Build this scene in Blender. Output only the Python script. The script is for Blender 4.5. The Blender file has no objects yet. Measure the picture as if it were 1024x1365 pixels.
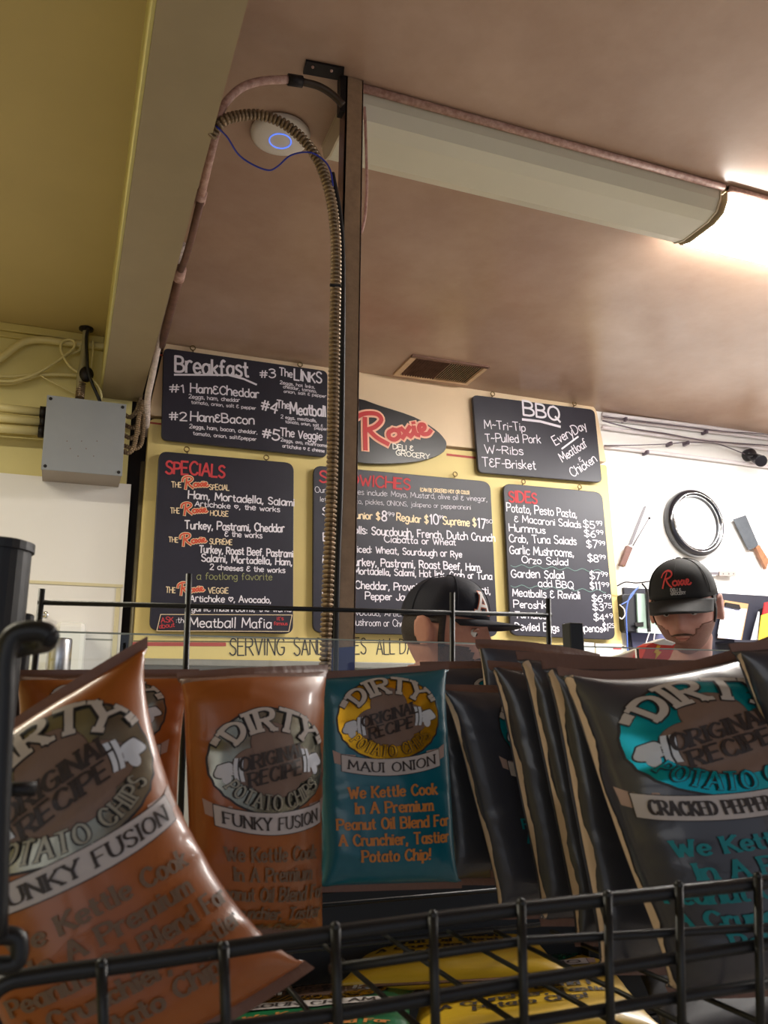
import bpy, bmesh, math, random
import numpy as np
from mathutils import Vector, Matrix
random.seed(7)
PI = math.pi
SC = bpy.context.scene
COL = SC.collection

# ------------------------------------------------------------------ camera
YAW, PIT, ROL, F = .36769, .23923, -.00497, 1104.0
CAM = np.array([0, 0, 1.45])
_cy, _sy = math.cos(YAW), math.sin(YAW)
FWD = np.array([_sy*math.cos(PIT), _cy*math.cos(PIT), math.sin(PIT)])
_rt = np.array([_cy, -_sy, 0.]); _up = np.cross(_rt, FWD)
RT = _rt*math.cos(ROL)+_up*math.sin(ROL); UP = -_rt*math.sin(ROL)+_up*math.cos(ROL)
cd = bpy.data.cameras.new('camera'); cam = bpy.data.objects.new('camera', cd); COL.objects.link(cam)
cd.sensor_fit = 'VERTICAL'; cd.sensor_height = 36; cd.sensor_width = 27; cd.lens = F/1365*36
cd.clip_start = .02
m = Matrix.Identity(4)
for i in range(3):
    m[i][0] = RT[i]; m[i][1] = UP[i]; m[i][2] = -FWD[i]; m[i][3] = CAM[i]
cam.matrix_world = m
cd.dof.use_dof = True; cd.dof.focus_distance = 2.2; cd.dof.aperture_fstop = 24
SC.camera = cam
# ------------------------------------------------------------------ light / world / exposure
w = bpy.data.worlds.new('world'); SC.world = w; w.use_nodes = True
w.node_tree.nodes['Background'].inputs[0].default_value = (.80, .86, 1, 1)
w.node_tree.nodes['Background'].inputs[1].default_value = .36
vs = SC.view_settings; vs.view_transform = 'Standard'; vs.look = 'None'; vs.gamma = 1; vs.exposure = 0.45
vs.use_curve_mapping = False
def area(name, loc, rot, sx, sy, power, col):
    l = bpy.data.lights.new(name, 'AREA'); l.shape = 'RECTANGLE'; l.size = sx; l.size_y = sy; l.energy = power; l.color = col
    o = bpy.data.objects.new(name, l); COL.objects.link(o); o.location = loc; o.rotation_euler = rot
    return o
# daylight from the shop front (behind and left of the camera), fluorescent tubes further along the ceiling, one added fill lamp
area('shop_front_daylight', (-1.5, -3.2, 1.9), (math.radians(80), 0, math.radians(-15)), 3.0, 1.8, 10, (.98, .96, .93))
area('kitchen_tube_light', (3.6, 2.55, 2.93), (0, 0, 0), 1.2, .16, 75, (1, .97, .93))
area('far_fill_light', (5.0, 1.2, 2.93), (0, 0, 0), 1.2, .16, 60, (1, .97, .93))  # added unseen lamp, lifts the brightness of walls and ceiling
area('shop_tube_light', (-1.2, 1.9, 2.93), (0, 0, 0), 1.2, .16, 34, (1, .93, .74))
LAMP_E = 45.0

CEIL = 3.068; WALL = 3.6
def ray(x, y): return RT*(x-512)/F-UP*(y-682.5)/F+FWD
def oY(x, y, Y): d = ray(x, y); return CAM+d*Y/d[1]
def oZ(x, y, Z): d = ray(x, y); return CAM+d*(Z-CAM[2])/d[2]
def oX(x, y, X): d = ray(x, y); return CAM+d*X/d[0]

# ------------------------------------------------------------------ materials
def lin(c):
    if max(c) > 1: c = [v/255 for v in c]
    return tuple((v/12.92 if v <= .04045 else ((v+.055)/1.055)**2.4) for v in c)+(1,)
MATS = {}
def mat(name, c, rough=.5, metal=0, var=0, vs_=8, bump=0, bs=60, c2=None, spec=.5, trans=0, emit=0, coat=0, ior=1.45):
    if name in MATS: return MATS[name]
    M = bpy.data.materials.new(name); M.use_nodes = True; nt = M.node_tree; b = nt.nodes['Principled BSDF']
    C = lin(c); b.inputs['Base Color'].default_value = C; b.inputs['Roughness'].default_value = rough
    b.inputs['Metallic'].default_value = metal; b.inputs['Specular IOR Level'].default_value = spec
    b.inputs['IOR'].default_value = ior
    if trans: b.inputs['Transmission Weight'].default_value = trans
    if coat: b.inputs['Coat Weight'].default_value = coat; b.inputs['Coat Roughness'].default_value = .12
    if emit: b.inputs['Emission Color'].default_value = C; b.inputs['Emission Strength'].default_value = emit
    if var or bump:
        tc = nt.nodes.new('ShaderNodeTexCoord')
    if var:
        n = nt.nodes.new('ShaderNodeTexNoise'); n.inputs['Scale'].default_value = vs_; n.inputs['Detail'].default_value = 6
        n.inputs['Roughness'].default_value = .65
        nt.links.new(tc.outputs['Object'], n.inputs['Vector'])
        r = nt.nodes.new('ShaderNodeValToRGB'); r.color_ramp.elements[0].position = .35; r.color_ramp.elements[1].position = .7
        k = lin(c2) if c2 else tuple(v*(1-var) for v in C[:3])+(1,)
        r.color_ramp.elements[0].color = k; r.color_ramp.elements[1].color = C
        nt.links.new(n.outputs['Fac'], r.inputs['Fac']); nt.links.new(r.outputs['Color'], b.inputs['Base Color'])
    if bump:
        n2 = nt.nodes.new('ShaderNodeTexNoise'); n2.inputs['Scale'].default_value = bs; n2.inputs['Detail'].default_value = 4
        nt.links.new(tc.outputs['Object'], n2.inputs['Vector'])
        bp = nt.nodes.new('ShaderNodeBump'); bp.inputs['Strength'].default_value = bump; bp.inputs['Distance'].default_value = .004
        nt.links.new(n2.outputs['Fac'], bp.inputs['Height']); nt.links.new(bp.outputs['Normal'], b.inputs['Normal'])
    MATS[name] = M
    return M

# ------------------------------------------------------------------ mesh builder
class MB:
    def __init__(s): s.v = []; s.f = []
    def add(s, vs, fs):
        o = len(s.v); s.v += [tuple(float(c) for c in p) for p in vs]; s.f += [tuple(i+o for i in f) for f in fs]
    def box(s, a, b, bev=0):
        x0, y0, z0 = a; x1, y1, z1 = b
        s.hexa([(x0, y0, z0), (x1, y0, z0), (x1, y1, z0), (x0, y1, z0), (x0, y0, z1), (x1, y0, z1), (x1, y1, z1), (x0, y1, z1)])
        return s
    def hexa(s, p):
        s.add(p, [(0, 3, 2, 1), (4, 5, 6, 7), (0, 1, 5, 4), (1, 2, 6, 5), (2, 3, 7, 6), (3, 0, 4, 7)]); return s
    def tube(s, pts, r, n=10, cap=True, ell=1.0):
        P = [np.array(p, float) for p in pts]; k = len(P)
        rs = r if hasattr(r, '__len__') else [r]*k
        T = []
        for i in range(k):
            d = P[min(i+1, k-1)]-P[max(i-1, 0)]; L = np.linalg.norm(d); T.append(d/L if L > 1e-9 else np.array([0, 0, 1.]))
        a = np.array([0, 0, 1.]) if abs(T[0][2]) < .9 else np.array([1., 0, 0])
        N = np.cross(T[0], a); N /= np.linalg.norm(N)
        vs = []; fs = []
        for i in range(k):
            N = N-T[i]*(N@T[i]); N /= max(np.linalg.norm(N), 1e-9); B = np.cross(T[i], N)
            for j in range(n):
                t = 2*PI*j/n; vs.append(P[i]+(N*math.cos(t)+B*math.sin(t)*ell)*rs[i])
        for i in range(k-1):
            for j in range(n):
                j2 = (j+1) % n; fs.append((i*n+j, i*n+j2, (i+1)*n+j2, (i+1)*n+j))
        if cap:
            fs.append(tuple(range(n-1, -1, -1))); fs.append(tuple((k-1)*n+j for j in range(n)))
        s.add(vs, fs); return s
    def lathe(s, c, axis, prof, n=32):
        c = np.array(c, float); A = np.array(axis, float); A /= np.linalg.norm(A)
        a = np.array([0, 0, 1.]) if abs(A[2]) < .9 else np.array([1., 0, 0])
        N = np.cross(A, a); N /= np.linalg.norm(N); B = np.cross(A, N)
        vs = []; fs = []; k = len(prof)
        for r, h in prof:
            for j in range(n):
                t = 2*PI*j/n; vs.append(c+A*h+(N*math.cos(t)+B*math.sin(t))*max(r, 1e-5))
        for i in range(k-1):
            for j in range(n):
                j2 = (j+1) % n; fs.append((i*n+j, i*n+j2, (i+1)*n+j2, (i+1)*n+j))
        fs.append(tuple(range(n-1, -1, -1))); fs.append(tuple((k-1)*n+j for j in range(n)))
        s.add(vs, fs); return s
    def prism(s, poly, off):
        n = len(poly); off = np.array(off, float); P = [np.array(p, float) for p in poly]
        s.add(P+[p+off for p in P], [tuple(range(n))]+[tuple(range(2*n-1, n-1, -1))]+[(i, i+n, (i+1) % n+n, (i+1) % n) for i in range(n)])
        return s
    def grid(s, G):
        ny, nx = G.shape[:2]
        s.add(G.reshape(-1, 3), [(j*nx+i, j*nx+i+1, (j+1)*nx+i+1, (j+1)*nx+i) for j in range(ny-1) for i in range(nx-1)]); return s
    def ball(s, c, r, n=16, m_=10):
        r = r if hasattr(r, '__len__') else (r, r, r)
        vs = []; fs = []
        for i in range(m_+1):
            p = PI*i/m_
            for j in range(n):
                t = 2*PI*j/n; vs.append((c[0]+r[0]*math.sin(p)*math.cos(t), c[1]+r[1]*math.sin(p)*math.sin(t), c[2]+r[2]*math.cos(p)))
        for i in range(m_):
            for j in range(n):
                j2 = (j+1) % n; fs.append((i*n+j, (i+1)*n+j, (i+1)*n+j2, i*n+j2))
        s.add(vs, fs); return s
    def build(s, name, M, parent=None, smooth=False, bevel=0, fix=True):
        me = bpy.data.meshes.new(name); me.from_pydata(s.v, [], s.f); me.materials.append(M)
        if fix:
            bm = bmesh.new(); bm.from_mesh(me); bmesh.ops.remove_doubles(bm, verts=bm.verts, dist=1e-6)
            bmesh.ops.recalc_face_normals(bm, faces=bm.faces); bm.to_mesh(me); bm.free()
        o = bpy.data.objects.new(name, me); COL.objects.link(o)
        if parent is not None:
            o.parent = parent; o.matrix_parent_inverse = parent.matrix_world.inverted() if parent.type != 'EMPTY' else Matrix.Translation(-parent.location)
            if parent.type != 'EMPTY': o.matrix_parent_inverse = Matrix.Identity(4)
        if smooth: me.polygons.foreach_set('use_smooth', [True]*len(me.polygons))
        if bevel:
            b = o.modifiers.new('bevel', 'BEVEL'); b.width = bevel; b.segments = 2; b.limit_method = 'ANGLE'; b.angle_limit = .6
        return o
def tag(o, label, cat, group=None):
    o['label'] = label; o['category'] = cat
    if group: o['group'] = group
    return o
def struct(o): o['kind'] = 'structure'; return o
def thing(name, label, cat, loc=(0, 0, 0), group=None):
    o = bpy.data.objects.new(name, None); COL.objects.link(o); o.location = [float(v) for v in loc]; o.empty_display_size = .05
    return tag(o, label, cat, group)
def smoothpath(pts, n=8):
    P = [np.array(p, float) for p in pts]; Q = [2*P[0]-P[1]]+P+[2*P[-1]-P[-2]]; out = []
    for i in range(1, len(Q)-2):
        for k in range(n):
            t = k/n; a, b, c, d = Q[i-1], Q[i], Q[i+1], Q[i+2]
            out.append(.5*((2*b)+(c-a)*t+(2*a-5*b+4*c-d)*t*t+(3*b-3*c+d-a)*t**3))
    out.append(P[-1]); return out

# ------------------------------------------------------------------ stroke font (cap height 10)
G = {
'A': "7|0,0 3.5,10 7,0;1.3,3.6 5.7,3.6", 'B': "6.4|0,0 0,10;~0,10 3.6,9.9 5.4,8.6 5.2,6.2 3,5.2 0,5.2;~0,5.2 4,5.1 6.2,3.6 6,1.2 3.6,0 0,0",
'C': "6.6|~6.4,8.2 4.6,9.9 2.4,9.6 .5,7.2 .1,4.4 1.2,1.4 3.4,0 5.4,.4 6.6,1.9", 'D': "6.8|0,0 0,10;~0,10 3.4,9.6 6,7.6 6.6,4.8 5.6,2 3.2,.3 0,0",
'E': "5.4|5.4,10 0,10 0,0 5.4,0;0,5.2 4.4,5.2", 'F': "5.4|5.4,10 0,10 0,0;0,5.2 4.2,5.2",
'G': "7|~6.4,8.4 4.6,9.9 2.4,9.6 .5,7.2 .1,4.4 1.2,1.4 3.4,0 5.6,.4 6.8,2;6.8,2 6.8,4.4 4,4.4", 'H': "6.4|0,0 0,10;6.4,0 6.4,10;0,5.2 6.4,5.2",
'I': "1|.5,0 .5,10", 'J': "5|5,10 5,3;~5,3 4.4,.8 2.6,0 .8,.6 0,2.4", 'K': "6.4|0,0 0,10;6,10 0,4.2;1.8,5.8 6.4,0",
'L': "5|0,10 0,0 5,0", 'M': "8|0,0 .6,10 4,2.6 7.4,10 8,0", 'N': "6.6|0,0 0,10 6.6,0 6.6,10",
'O': "7.2|~3.6,10 1.2,8.8 0,5.4 .8,1.8 3.4,0 6.2,1.4 7.2,4.8 6.2,8.4 3.6,10", 'P': "6|0,0 0,10;~0,10 3.8,9.9 6,8.6 5.9,6 3.8,4.7 0,4.6",
'Q': "7.4|~3.6,10 1.2,8.8 0,5.4 .8,1.8 3.4,0 6.2,1.4 7.2,4.8 6.2,8.4 3.6,10;4.6,2.6 7.6,-1", 'R': "6.4|0,0 0,10;~0,10 3.8,9.9 5.8,8.6 5.6,6 3.6,4.9 0,4.8;2.6,4.8 6.4,0",
'S': "5.6|~5.4,8.6 3.8,9.9 1.6,9.7 .3,8 .9,6.2 2.8,5.1 4.9,3.9 5.5,2.2 4.4,.4 2.2,0 0,1.4", 'T': "6.6|0,10 6.6,10;3.3,10 3.3,0",
'U': "6.6|0,10 0,3.4;~0,3.4 .8,1 3.2,0 5.6,.9 6.6,3.4;6.6,3.4 6.6,10", 'V': "6.8|0,10 3.4,0 6.8,10", 'W': "9|0,10 2.3,0 4.5,7.4 6.7,0 9,10",
'X': "6.4|0,0 6.4,10;0,10 6.4,0", 'Y': "6.6|0,10 3.3,5 6.6,10;3.3,5 3.3,0", 'Z': "6|0,10 6,10 0,0 6,0",
'a': "5|~4.8,5.4 3,6.4 1,5.6 .1,3.2 1,.6 3,.2 4.7,2.2;4.9,6.4 4.9,.4 5.4,0", 'b': "5|0,10 0,0;~0,4.6 2,6.4 4.4,5.4 5,3 4,.5 2,0 0,1.2",
'c': "4.6|~4.6,5.3 3,6.4 1,5.6 .1,3.2 1,.7 3,0 4.6,1.1", 'd': "5|5,10 5,0;~5,4.8 3,6.4 1,5.6 .1,3.2 1,.6 3,0 5,1.5",
'e': "4.8|~.2,3.4 4.7,3.6 4.2,5.7 2.6,6.5 .8,5.5 .1,3.2 1,.7 3,0 4.7,1.1", 'f': "3.6|~3.8,9.2 2.6,9.9 1.4,8.4 1.3,6;1.3,6.4 1.3,0;0,5.9 3,5.9",
'g': "5|~4.8,5.4 3,6.4 1,5.6 .1,3.4 1,1 3,.6 4.8,2.2;~4.9,6.4 4.9,-1 4,-2.8 2,-3.1 .4,-2", 'h': "4.8|0,10 0,0;~0,4 1.6,6.2 3.6,6.3 4.7,4.6 4.8,0",
'i': "1|.5,6.2 .5,0;.5,8.2 .5,8.8", 'j': "2.4|~2,6.2 2,-1.4 1.2,-2.9 0,-2.6;2,8.2 2,8.8", 'k': "4.6|0,10 0,0;4.2,6.4 0,2.8;1.4,3.8 4.6,0",
'l': "1|.5,10 .5,0", 'm': "7.6|0,6.2 0,0;~0,4.2 1.4,6.2 3,6.2 3.8,4.6 3.8,0;~3.8,4.2 5.2,6.2 6.8,6.2 7.6,4.6 7.6,0", 'n': "4.8|0,6.2 0,0;~0,4.2 1.6,6.2 3.6,6.3 4.7,4.6 4.8,0",
'o': "5|~2.5,6.4 .7,5.5 0,3.2 .7,.8 2.5,0 4.3,.8 5,3.2 4.3,5.5 2.5,6.4", 'p': "5|0,6.2 0,-3;~0,4.6 2,6.4 4.4,5.4 5,3 4,.5 2,0 0,1.2",
'q': "5|5,6.2 5,-3;~5,4.8 3,6.4 1,5.6 .1,3.2 1,.6 3,0 5,1.5", 'r': "3.4|0,6.2 0,0;~0,4 1,5.9 2.4,6.5 3.4,5.9",
's': "4|~3.9,5.5 2.4,6.4 .7,5.9 .5,4.4 2.2,3.4 3.8,2.4 3.8,.8 2.2,0 0,.8", 't': "3.4|~1.5,9 1.5,2 2.2,.2 3.6,.3;0,6.1 3.2,6.1",
'u': "4.8|~0,6.2 .1,1.6 1.6,0 3.4,.5 4.7,2.2;4.8,6.2 4.8,0", 'v': "4.6|0,6.2 2.3,0 4.6,6.2", 'w': "6.8|0,6.2 1.7,0 3.4,5 5.1,0 6.8,6.2",
'x': "4.4|0,0 4.4,6.2;0,6.2 4.4,0", 'y': "4.8|0,6.2 2.5,.4;4.8,6.2 1.4,-3", 'z': "4.2|0,6.2 4.2,6.2 0,0 4.2,0",
'0': "5.8|~2.9,10 .8,8.6 0,5 .8,1.4 2.9,0 5,1.4 5.8,5 5,8.6 2.9,10", '1': "3|.4,8 2,10 2,0", '2': "5.4|~.2,8 1.6,9.8 4,9.8 5.2,7.8 4,5 0,0;0,0 5.6,0",
'3': "5.2|~.3,8.8 2.4,10 4.6,9 4.6,6.8 2,5.4;~2,5.4 4.8,4.6 5.2,2.2 3.6,.2 1.4,0 0,1.4", '4': "5.6|4.2,0 4.2,10 0,3.4 5.8,3.4", '5': "5.2|5,10 .8,10 .5,5.6;~.5,5.6 3,6.2 5.1,4.6 5,1.8 3,0 .8,.2 0,1.4",
'6': "5.2|~4.6,9.6 2,7.6 .2,4 .4,1.4 2.4,0 4.7,1 5.2,3.2 3.8,5.1 1.6,4.8 .3,3", '7': "5.2|0,10 5.2,10 1.8,0", '8': "5.4|~2.7,5.3 .6,6.6 .8,9 2.7,10 4.6,9 4.8,6.6 2.7,5.3 .4,3.8 .2,1.2 2.7,0 5.2,1.2 5,3.8 2.7,5.3",
'9': "5|~4.8,7 3.4,5 1.2,5.2 .1,7.2 .9,9.3 3,10 4.6,9 4.9,6.4 4,2.6 2.6,0", '$': "5.4|~5.2,8 3.8,9.3 1.6,9.2 .4,7.8 1,6 2.8,5 4.9,3.9 5.4,2.4 4.4,.8 2.2,.5 0,1.8;2.8,11 2.8,-1",
'&': "5.6|~5,7.6 3,8.8 1,7.8 1.2,6 3.4,5.2 1,4.6 0,2.6 1,.5 3.4,0 5.6,1.4", '#': "6.4|1.6,0 2.4,9;4.2,0 5,9;0,6 6.6,6.4;0,3 6.2,3.4", ',': "1.6|.9,.9 .2,-1.6", '.': "1|.5,0 .5,.7",
':': "1.4|.5,1 .5,1.7;.5,5 .5,5.7", '-': "3.6|0,4.4 3.6,4.6", '~': "4.6|~0,4.4 1.2,5.4 2.6,4.6 4.6,5.2", '!': "1|.5,10 .5,3.2;.5,.6 .5,0", "'": "1|.5,10 .3,7.8", '"': "2.6|.5,10 .3,7.8;2.2,10 2,7.8",
'(': "2.4|~2.4,11 .4,7 .4,3 2.4,-1", ')': "2.4|~0,11 2,7 2,3 0,-1", '/': "4|0,-1 4,11", '*': "6|~3,1 .2,4.4 .6,7 2.2,7.2 3,5.6 3.8,7.2 5.6,7 5.8,4.4 3,1",
'@': "6|~3,1 .2,4.4 .6,7 2.2,7.2 3,5.6 3.8,7.2 5.6,7 5.8,4.4 3,1;3,2 3,5;2,3.4 2,6.2;4,3.4 4,6.2;1.2,5.6 4.8,5.6;1.4,4.4 4.8,4.4", ' ': "3.2|",
}
_gc = {}
def glyph(ch):
    if ch not in _gc:
        wd, rest = G.get(ch, G['-']).split('|'); L = []
        for s in rest.split(';'):
            if not s: continue
            sm = s[0] == '~'; pts = [tuple(float(q) for q in p.split(',')) for p in s.strip('~').split()]
            if sm: pts = [tuple(p) for p in smoothpath([np.array(p) for p in pts], 3)]
            L.append((pts, sm))
        _gc[ch] = (float(wd), L)
    return _gc[ch]
def layout(text, sp=1.5, jit=0, serif=0, slant=0, rnd=random):
    """polylines with cap height 1; returns (polylines, width)"""
    x = 0; out = []
    for ch in text:
        wd, L = glyph(ch); jy = rnd.uniform(-jit, jit); js = 1+rnd.uniform(-jit, jit)*.12; ja = rnd.uniform(-jit, jit)*.06
        for pts, sm in L:
            out.append([((x+p[0]*js+(slant+ja)*p[1])/10, (p[1]*js+jy*.5)/10) for p in pts])
            if serif and ch.isalpha():
                for e, q in ((pts[0], pts[1]), (pts[-1], pts[-2])):
                    dx, dy = abs(e[0]-q[0]), abs(e[1]-q[1])
                    if dy > dx*.7 and (e[1] in (0, 10) or (ch.islower() and e[1] in (6.2, 6.4, -3))) and not (sm and len(pts) > 8 and e[1] not in (0, 10)):
                        out.append([((x+e[0]-serif+slant*e[1])/10, e[1]/10, 1), ((x+e[0]+serif+slant*e[1])/10, e[1]/10, 1)])
        x += wd*js+sp
    return out, (x-sp)/10
RC = [0]; STEP = [3.0]
def ribbon(mb, pl, hw, fn, contrast=0, maxseg=1e9):
    """flat ribbon along a 2-D polyline, mapped by fn(list of xy)->xyz"""
    ser = len(pl[0]) > 2
    P = [np.array(p[:2], float) for p in pl]; Q = [P[0]]
    for p in P[1:]:
        d = np.linalg.norm(p-Q[-1]); k = max(1, int(math.ceil(d/maxseg))); q = Q[-1]
        for i in range(1, k+1): Q.append(q+(p-q)*i/k)
    P = [Q[0]]
    for q in Q[1:]:
        if np.linalg.norm(q-P[-1]) > 1e-6: P.append(q)
    if len(P) < 2: return
    n = len(P); S = [(P[i+1]-P[i])/np.linalg.norm(P[i+1]-P[i]) for i in range(n-1)]
    def W(d): return hw*((1-contrast)+contrast*abs(d[1])) if not ser else hw*.6
    start = 0; run = []
    # split at sharp corners so that every run is a clean strip
    runs = []; cur = [0]
    for i in range(1, n-1):
        cur.append(i)
        if S[i-1]@S[i] < .35: runs.append(cur); cur = [i]
    cur.append(n-1); runs.append(cur)
    for r in runs:
        A = []; B = []
        for k, i in enumerate(r):
            if k == 0: t = S[i]; p = P[i]-t*hw*.5
            elif k == len(r)-1: t = S[i-1]; p = P[i]+t*hw*.5
            else:
                t = S[i-1]+S[i]; t /= np.linalg.norm(t); p = P[i]
            nn = np.array([-t[1], t[0]]); ww = W(t)
            A.append(p+nn*ww); B.append(p-nn*ww)
        V = fn(A+B); k = len(A); RC[0] = (RC[0]+1) % 9
        V = [np.array(v)+np.array([0, -(RC[0]*6e-5*STEP[0]+(i % k)*6e-6*STEP[0]), 0]) for i, v in enumerate(V)]
        mb.add(V, [(i, i+k, i+k+1, i+1) for i in range(k-1)])
def text_on(mb, text, p0, p1, h, Y, hw=.055, sp=1.5, jit=.7, slant=0, **kw):
    """lettering on the plane y=Y between two baseline points (photo pixels), cap height h pixels"""
    a = oY(*p0, Y); b = oY(*p1, Y); u = b-a; L = np.linalg.norm(u); u = u/L
    mid = ((p0[0]+p1[0])/2, (p0[1]+p1[1])/2)
    H = np.linalg.norm(oY(mid[0], mid[1]-h, Y)-oY(*mid, Y)); v = np.array([-u[2], 0, u[0]])
    pls, wd = layout(text, sp, jit, slant=slant, **kw)
    sx = L/wd
    fn = lambda Q: [a+u*(q[0]*sx/H*H)+v*q[1]*H for q in Q]
    # keep the pen width even: work in metres
    for pl in pls:
        ribbon(mb, [(p[0]*sx, p[1]*H)+tuple(p[2:]) for p in pl], hw*H, lambda Q: [a+u*q[0]+v*q[1] for q in Q])

# ================================================================== SETTING
M_ceil = mat('ceiling_paint', (178, 150, 131), .27, bump=.12, bs=9, var=.10, vs_=2.5, c2=(160, 130, 110))
M_ceilY = mat('yellow_ceiling_paint', (190, 170, 114), .6, bump=.08, bs=20, var=.06, vs_=3)
M_beam = mat('beam_paint', (158, 142, 112), .45, bump=.1, bs=30, var=.08, vs_=5)
M_beamside = mat('beam_side_lit_tone', (205, 196, 130), .5, bump=.1, bs=40)  # lighter than the beam: yellow light on its left side painted in
M_wallW = mat('white_wall_paint', (236, 232, 228), .5, bump=.05, bs=40, var=.03, vs_=3)
M_wallR = mat('right_wall_paint', (245, 243, 240), .5, bump=.05, bs=40)
M_wallY = mat('yellow_wall_paint', (222, 208, 142), .5, bump=.08, bs=40, var=.05, vs_=5)
M_floor = mat('floor_tile', (176, 168, 156), .4, var=.15, vs_=4)
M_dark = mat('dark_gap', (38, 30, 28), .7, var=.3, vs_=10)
def plane_box(name, a, b, M, **k): return struct(MB().box(a, b).build(name, M, **k))
plane_box('ceiling', (.235, -4, CEIL), (6.2, 3.75, CEIL+.1), M_ceil)
plane_box('ceiling_left', (-3.2, -4, CEIL), (.07, 3.75, CEIL+.1), M_ceilY)
plane_box('beam_ceiling', (.07, -4, 2.795), (.235, WALL, CEIL+.1), M_beam)
struct(MB().box((.062, -4, 2.80), (.0695, WALL, CEIL)).build('trim_1', M_beamside))  # thin skin over the beam's left face, coloured as if lit
plane_box('floor', (-3.2, -4, -.1), (6.2, 3.75, 0), M_floor)
zs = oY(100, 640, WALL)[2]
plane_box('wall_left', (-3.2, WALL, zs), (.20, WALL+.1, CEIL), M_wallY)
xg = oY(171, 700, WALL)[0]
plane_box('wall_left_lower', (-3.2, WALL-.012, 0), (xg, WALL+.1, zs), M_wallW)
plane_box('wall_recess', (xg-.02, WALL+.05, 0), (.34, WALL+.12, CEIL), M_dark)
plane_box('wall_back', (.33, WALL, 0), (6.2, WALL+.1, CEIL), M_wallR)
plane_box('wall_right', (6.1, -4, 0), (6.2, WALL, CEIL), M_wallW)
plane_box('wall_side_left', (-3.2, -4, 0), (-3.1, WALL, CEIL), M_wallY)
# crown mouldings on the left
mY = mat('yellow_moulding', (205, 188, 118), .45, bump=.1, bs=50)
struct(MB().box((-3.1, WALL-.03, CEIL-.035), (.062, WALL, CEIL)).box((-3.1, WALL-.018, CEIL-.06), (.062, WALL, CEIL-.035)).build('trim_2', mY, bevel=.004))
# horizontal joint and access panels in the lower left wall
mSeam = mat('cream_joint_strip', (216, 205, 168), .5)
z1 = oY(100, 779, WALL)[2]; z2 = oY(140, 853, WALL)[2]
struct(MB().box((-3.1, WALL-.017, z1-.006), (xg-.005, WALL-.010, z1+.006)).build('trim_3', mSeam))
struct(MB().box((xg-.030, WALL-.017, .9), (xg-.012, WALL-.0105, z1-.008)).build('trim_4', mSeam))
struct(MB().box((oY(112, 853, WALL)[0], WALL-.014, z2-.003), (xg-.032, WALL-.0115, z2+.003)).build('trim_5', mat('grey_joint', (150, 150, 142), .5)))
# pipe standing in the recess
tag(MB().tube([(xg+.045, WALL-.005, .9), (xg+.045, WALL-.005, 2.52)], .012, 12).build('vertical_pipe', mat('grey_old_pipe', (120, 112, 92), .45, .4, var=.3, vs_=20), smooth=True), 'narrow grey brown pipe standing in the dark gap left of the menu panels', 'pipe')
MB().tube(smoothpath([oY(198, 700, WALL-.01)+[0, 0, .02], oY(193, 740, WALL-.01), oY(189, 790, WALL-.01)]), .004, 8)

# ------------------------------------------------------------------ menu backing panels
M_cream = mat('peach_panel_paint', (232, 205, 170), .5, var=.05, vs_=4)
M_yel = mat('yellow_panel_paint', (226, 203, 132), .5, var=.05, vs_=4)
M_red = mat('red_stripe_paint', (176, 70, 58), .55)
PY = WALL-.05
def rounded(c4, rpx, k=6):
    out = []
    n = len(c4)
    for i in range(n):
        p = np.array(c4[i], float); a = np.array(c4[i-1], float); b = np.array(c4[(i+1) % n], float)
        r = rpx[i] if hasattr(rpx, '__len__') else rpx
        if r <= 0: out.append(tuple(p)); continue
        da = (a-p)/np.linalg.norm(a-p); db = (b-p)/np.linalg.norm(b-p)
        A = p+da*r; B = p+db*r
        for t in range(k+1):
            t /= k; q = (1-t)**2*A+2*t*(1-t)*p+t*t*B; out.append(tuple(q))
    return out
def board(name, corners, r, Y, th, M, label=None, cat=None, parent=None, bevel=.003):
    poly = [oY(x, y, Y) for x, y in rounded(corners, r)]
    o = MB().prism(poly, (0, th, 0)).build(name, M, parent, bevel=bevel)
    if label: tag(o, label, cat)
    return o
up_ = board('backing_sheet', [(221, 455), (794, 539), (809, 616), (197, 553)], [0, 14, 3, 8], PY, .045, M_cream, 'peach painted upper backing panel under the ceiling behind the breakfast board', 'panel')
lo_ = board('backing_sheet', [(199, 557), (809, 620), (833, 893), (176, 881.5)], [10, 3, 3, 2], PY, .045, M_yel, 'yellow painted lower backing panel with rounded corner behind the specials board', 'panel')
def line_on(mb, pts, hwpx, Y, closed=False):
    W = [oY(x, y, Y) for x, y in pts]
    hw = np.linalg.norm(oY(pts[0][0], pts[0][1]+hwpx, Y)-W[0])
    ribbon(mb, [(p[0], p[2]) for p in W], hw, lambda Q: [np.array([q[0], Y, q[1]]) for q in Q])
for pts_, h_ in (([(196, 563), (230, 567)], 1.2), ([(420, 586), (445, 588.5)], 1.2), ([(596, 606), (640, 611)], 1.5)):
    mb = MB(); line_on(mb, pts_, h_, PY-.0006); mb.build('painted_stripe', M_red, lo_)
mb = MB(); line_on(mb, [(178, 858.5), (300, 859)], 2.6, PY-.0006); mb.build('painted_stripe', M_red, lo_)
mb = MB(); line_on(mb, [(178, 854.5), (560, 857), (832, 862)], .7, PY-.0005); mb.build('panel_joint', mat('dark_joint', (92, 78, 48), .7), lo_)
mb = MB(); line_on(mb, [(205, 472), (226, 475)], 1.2, PY-.0006); mb.build('painted_stripe', M_red, up_)
M_ink = mat('black_lettering_ink', (32, 26, 24), .6)
mb = MB()
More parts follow.
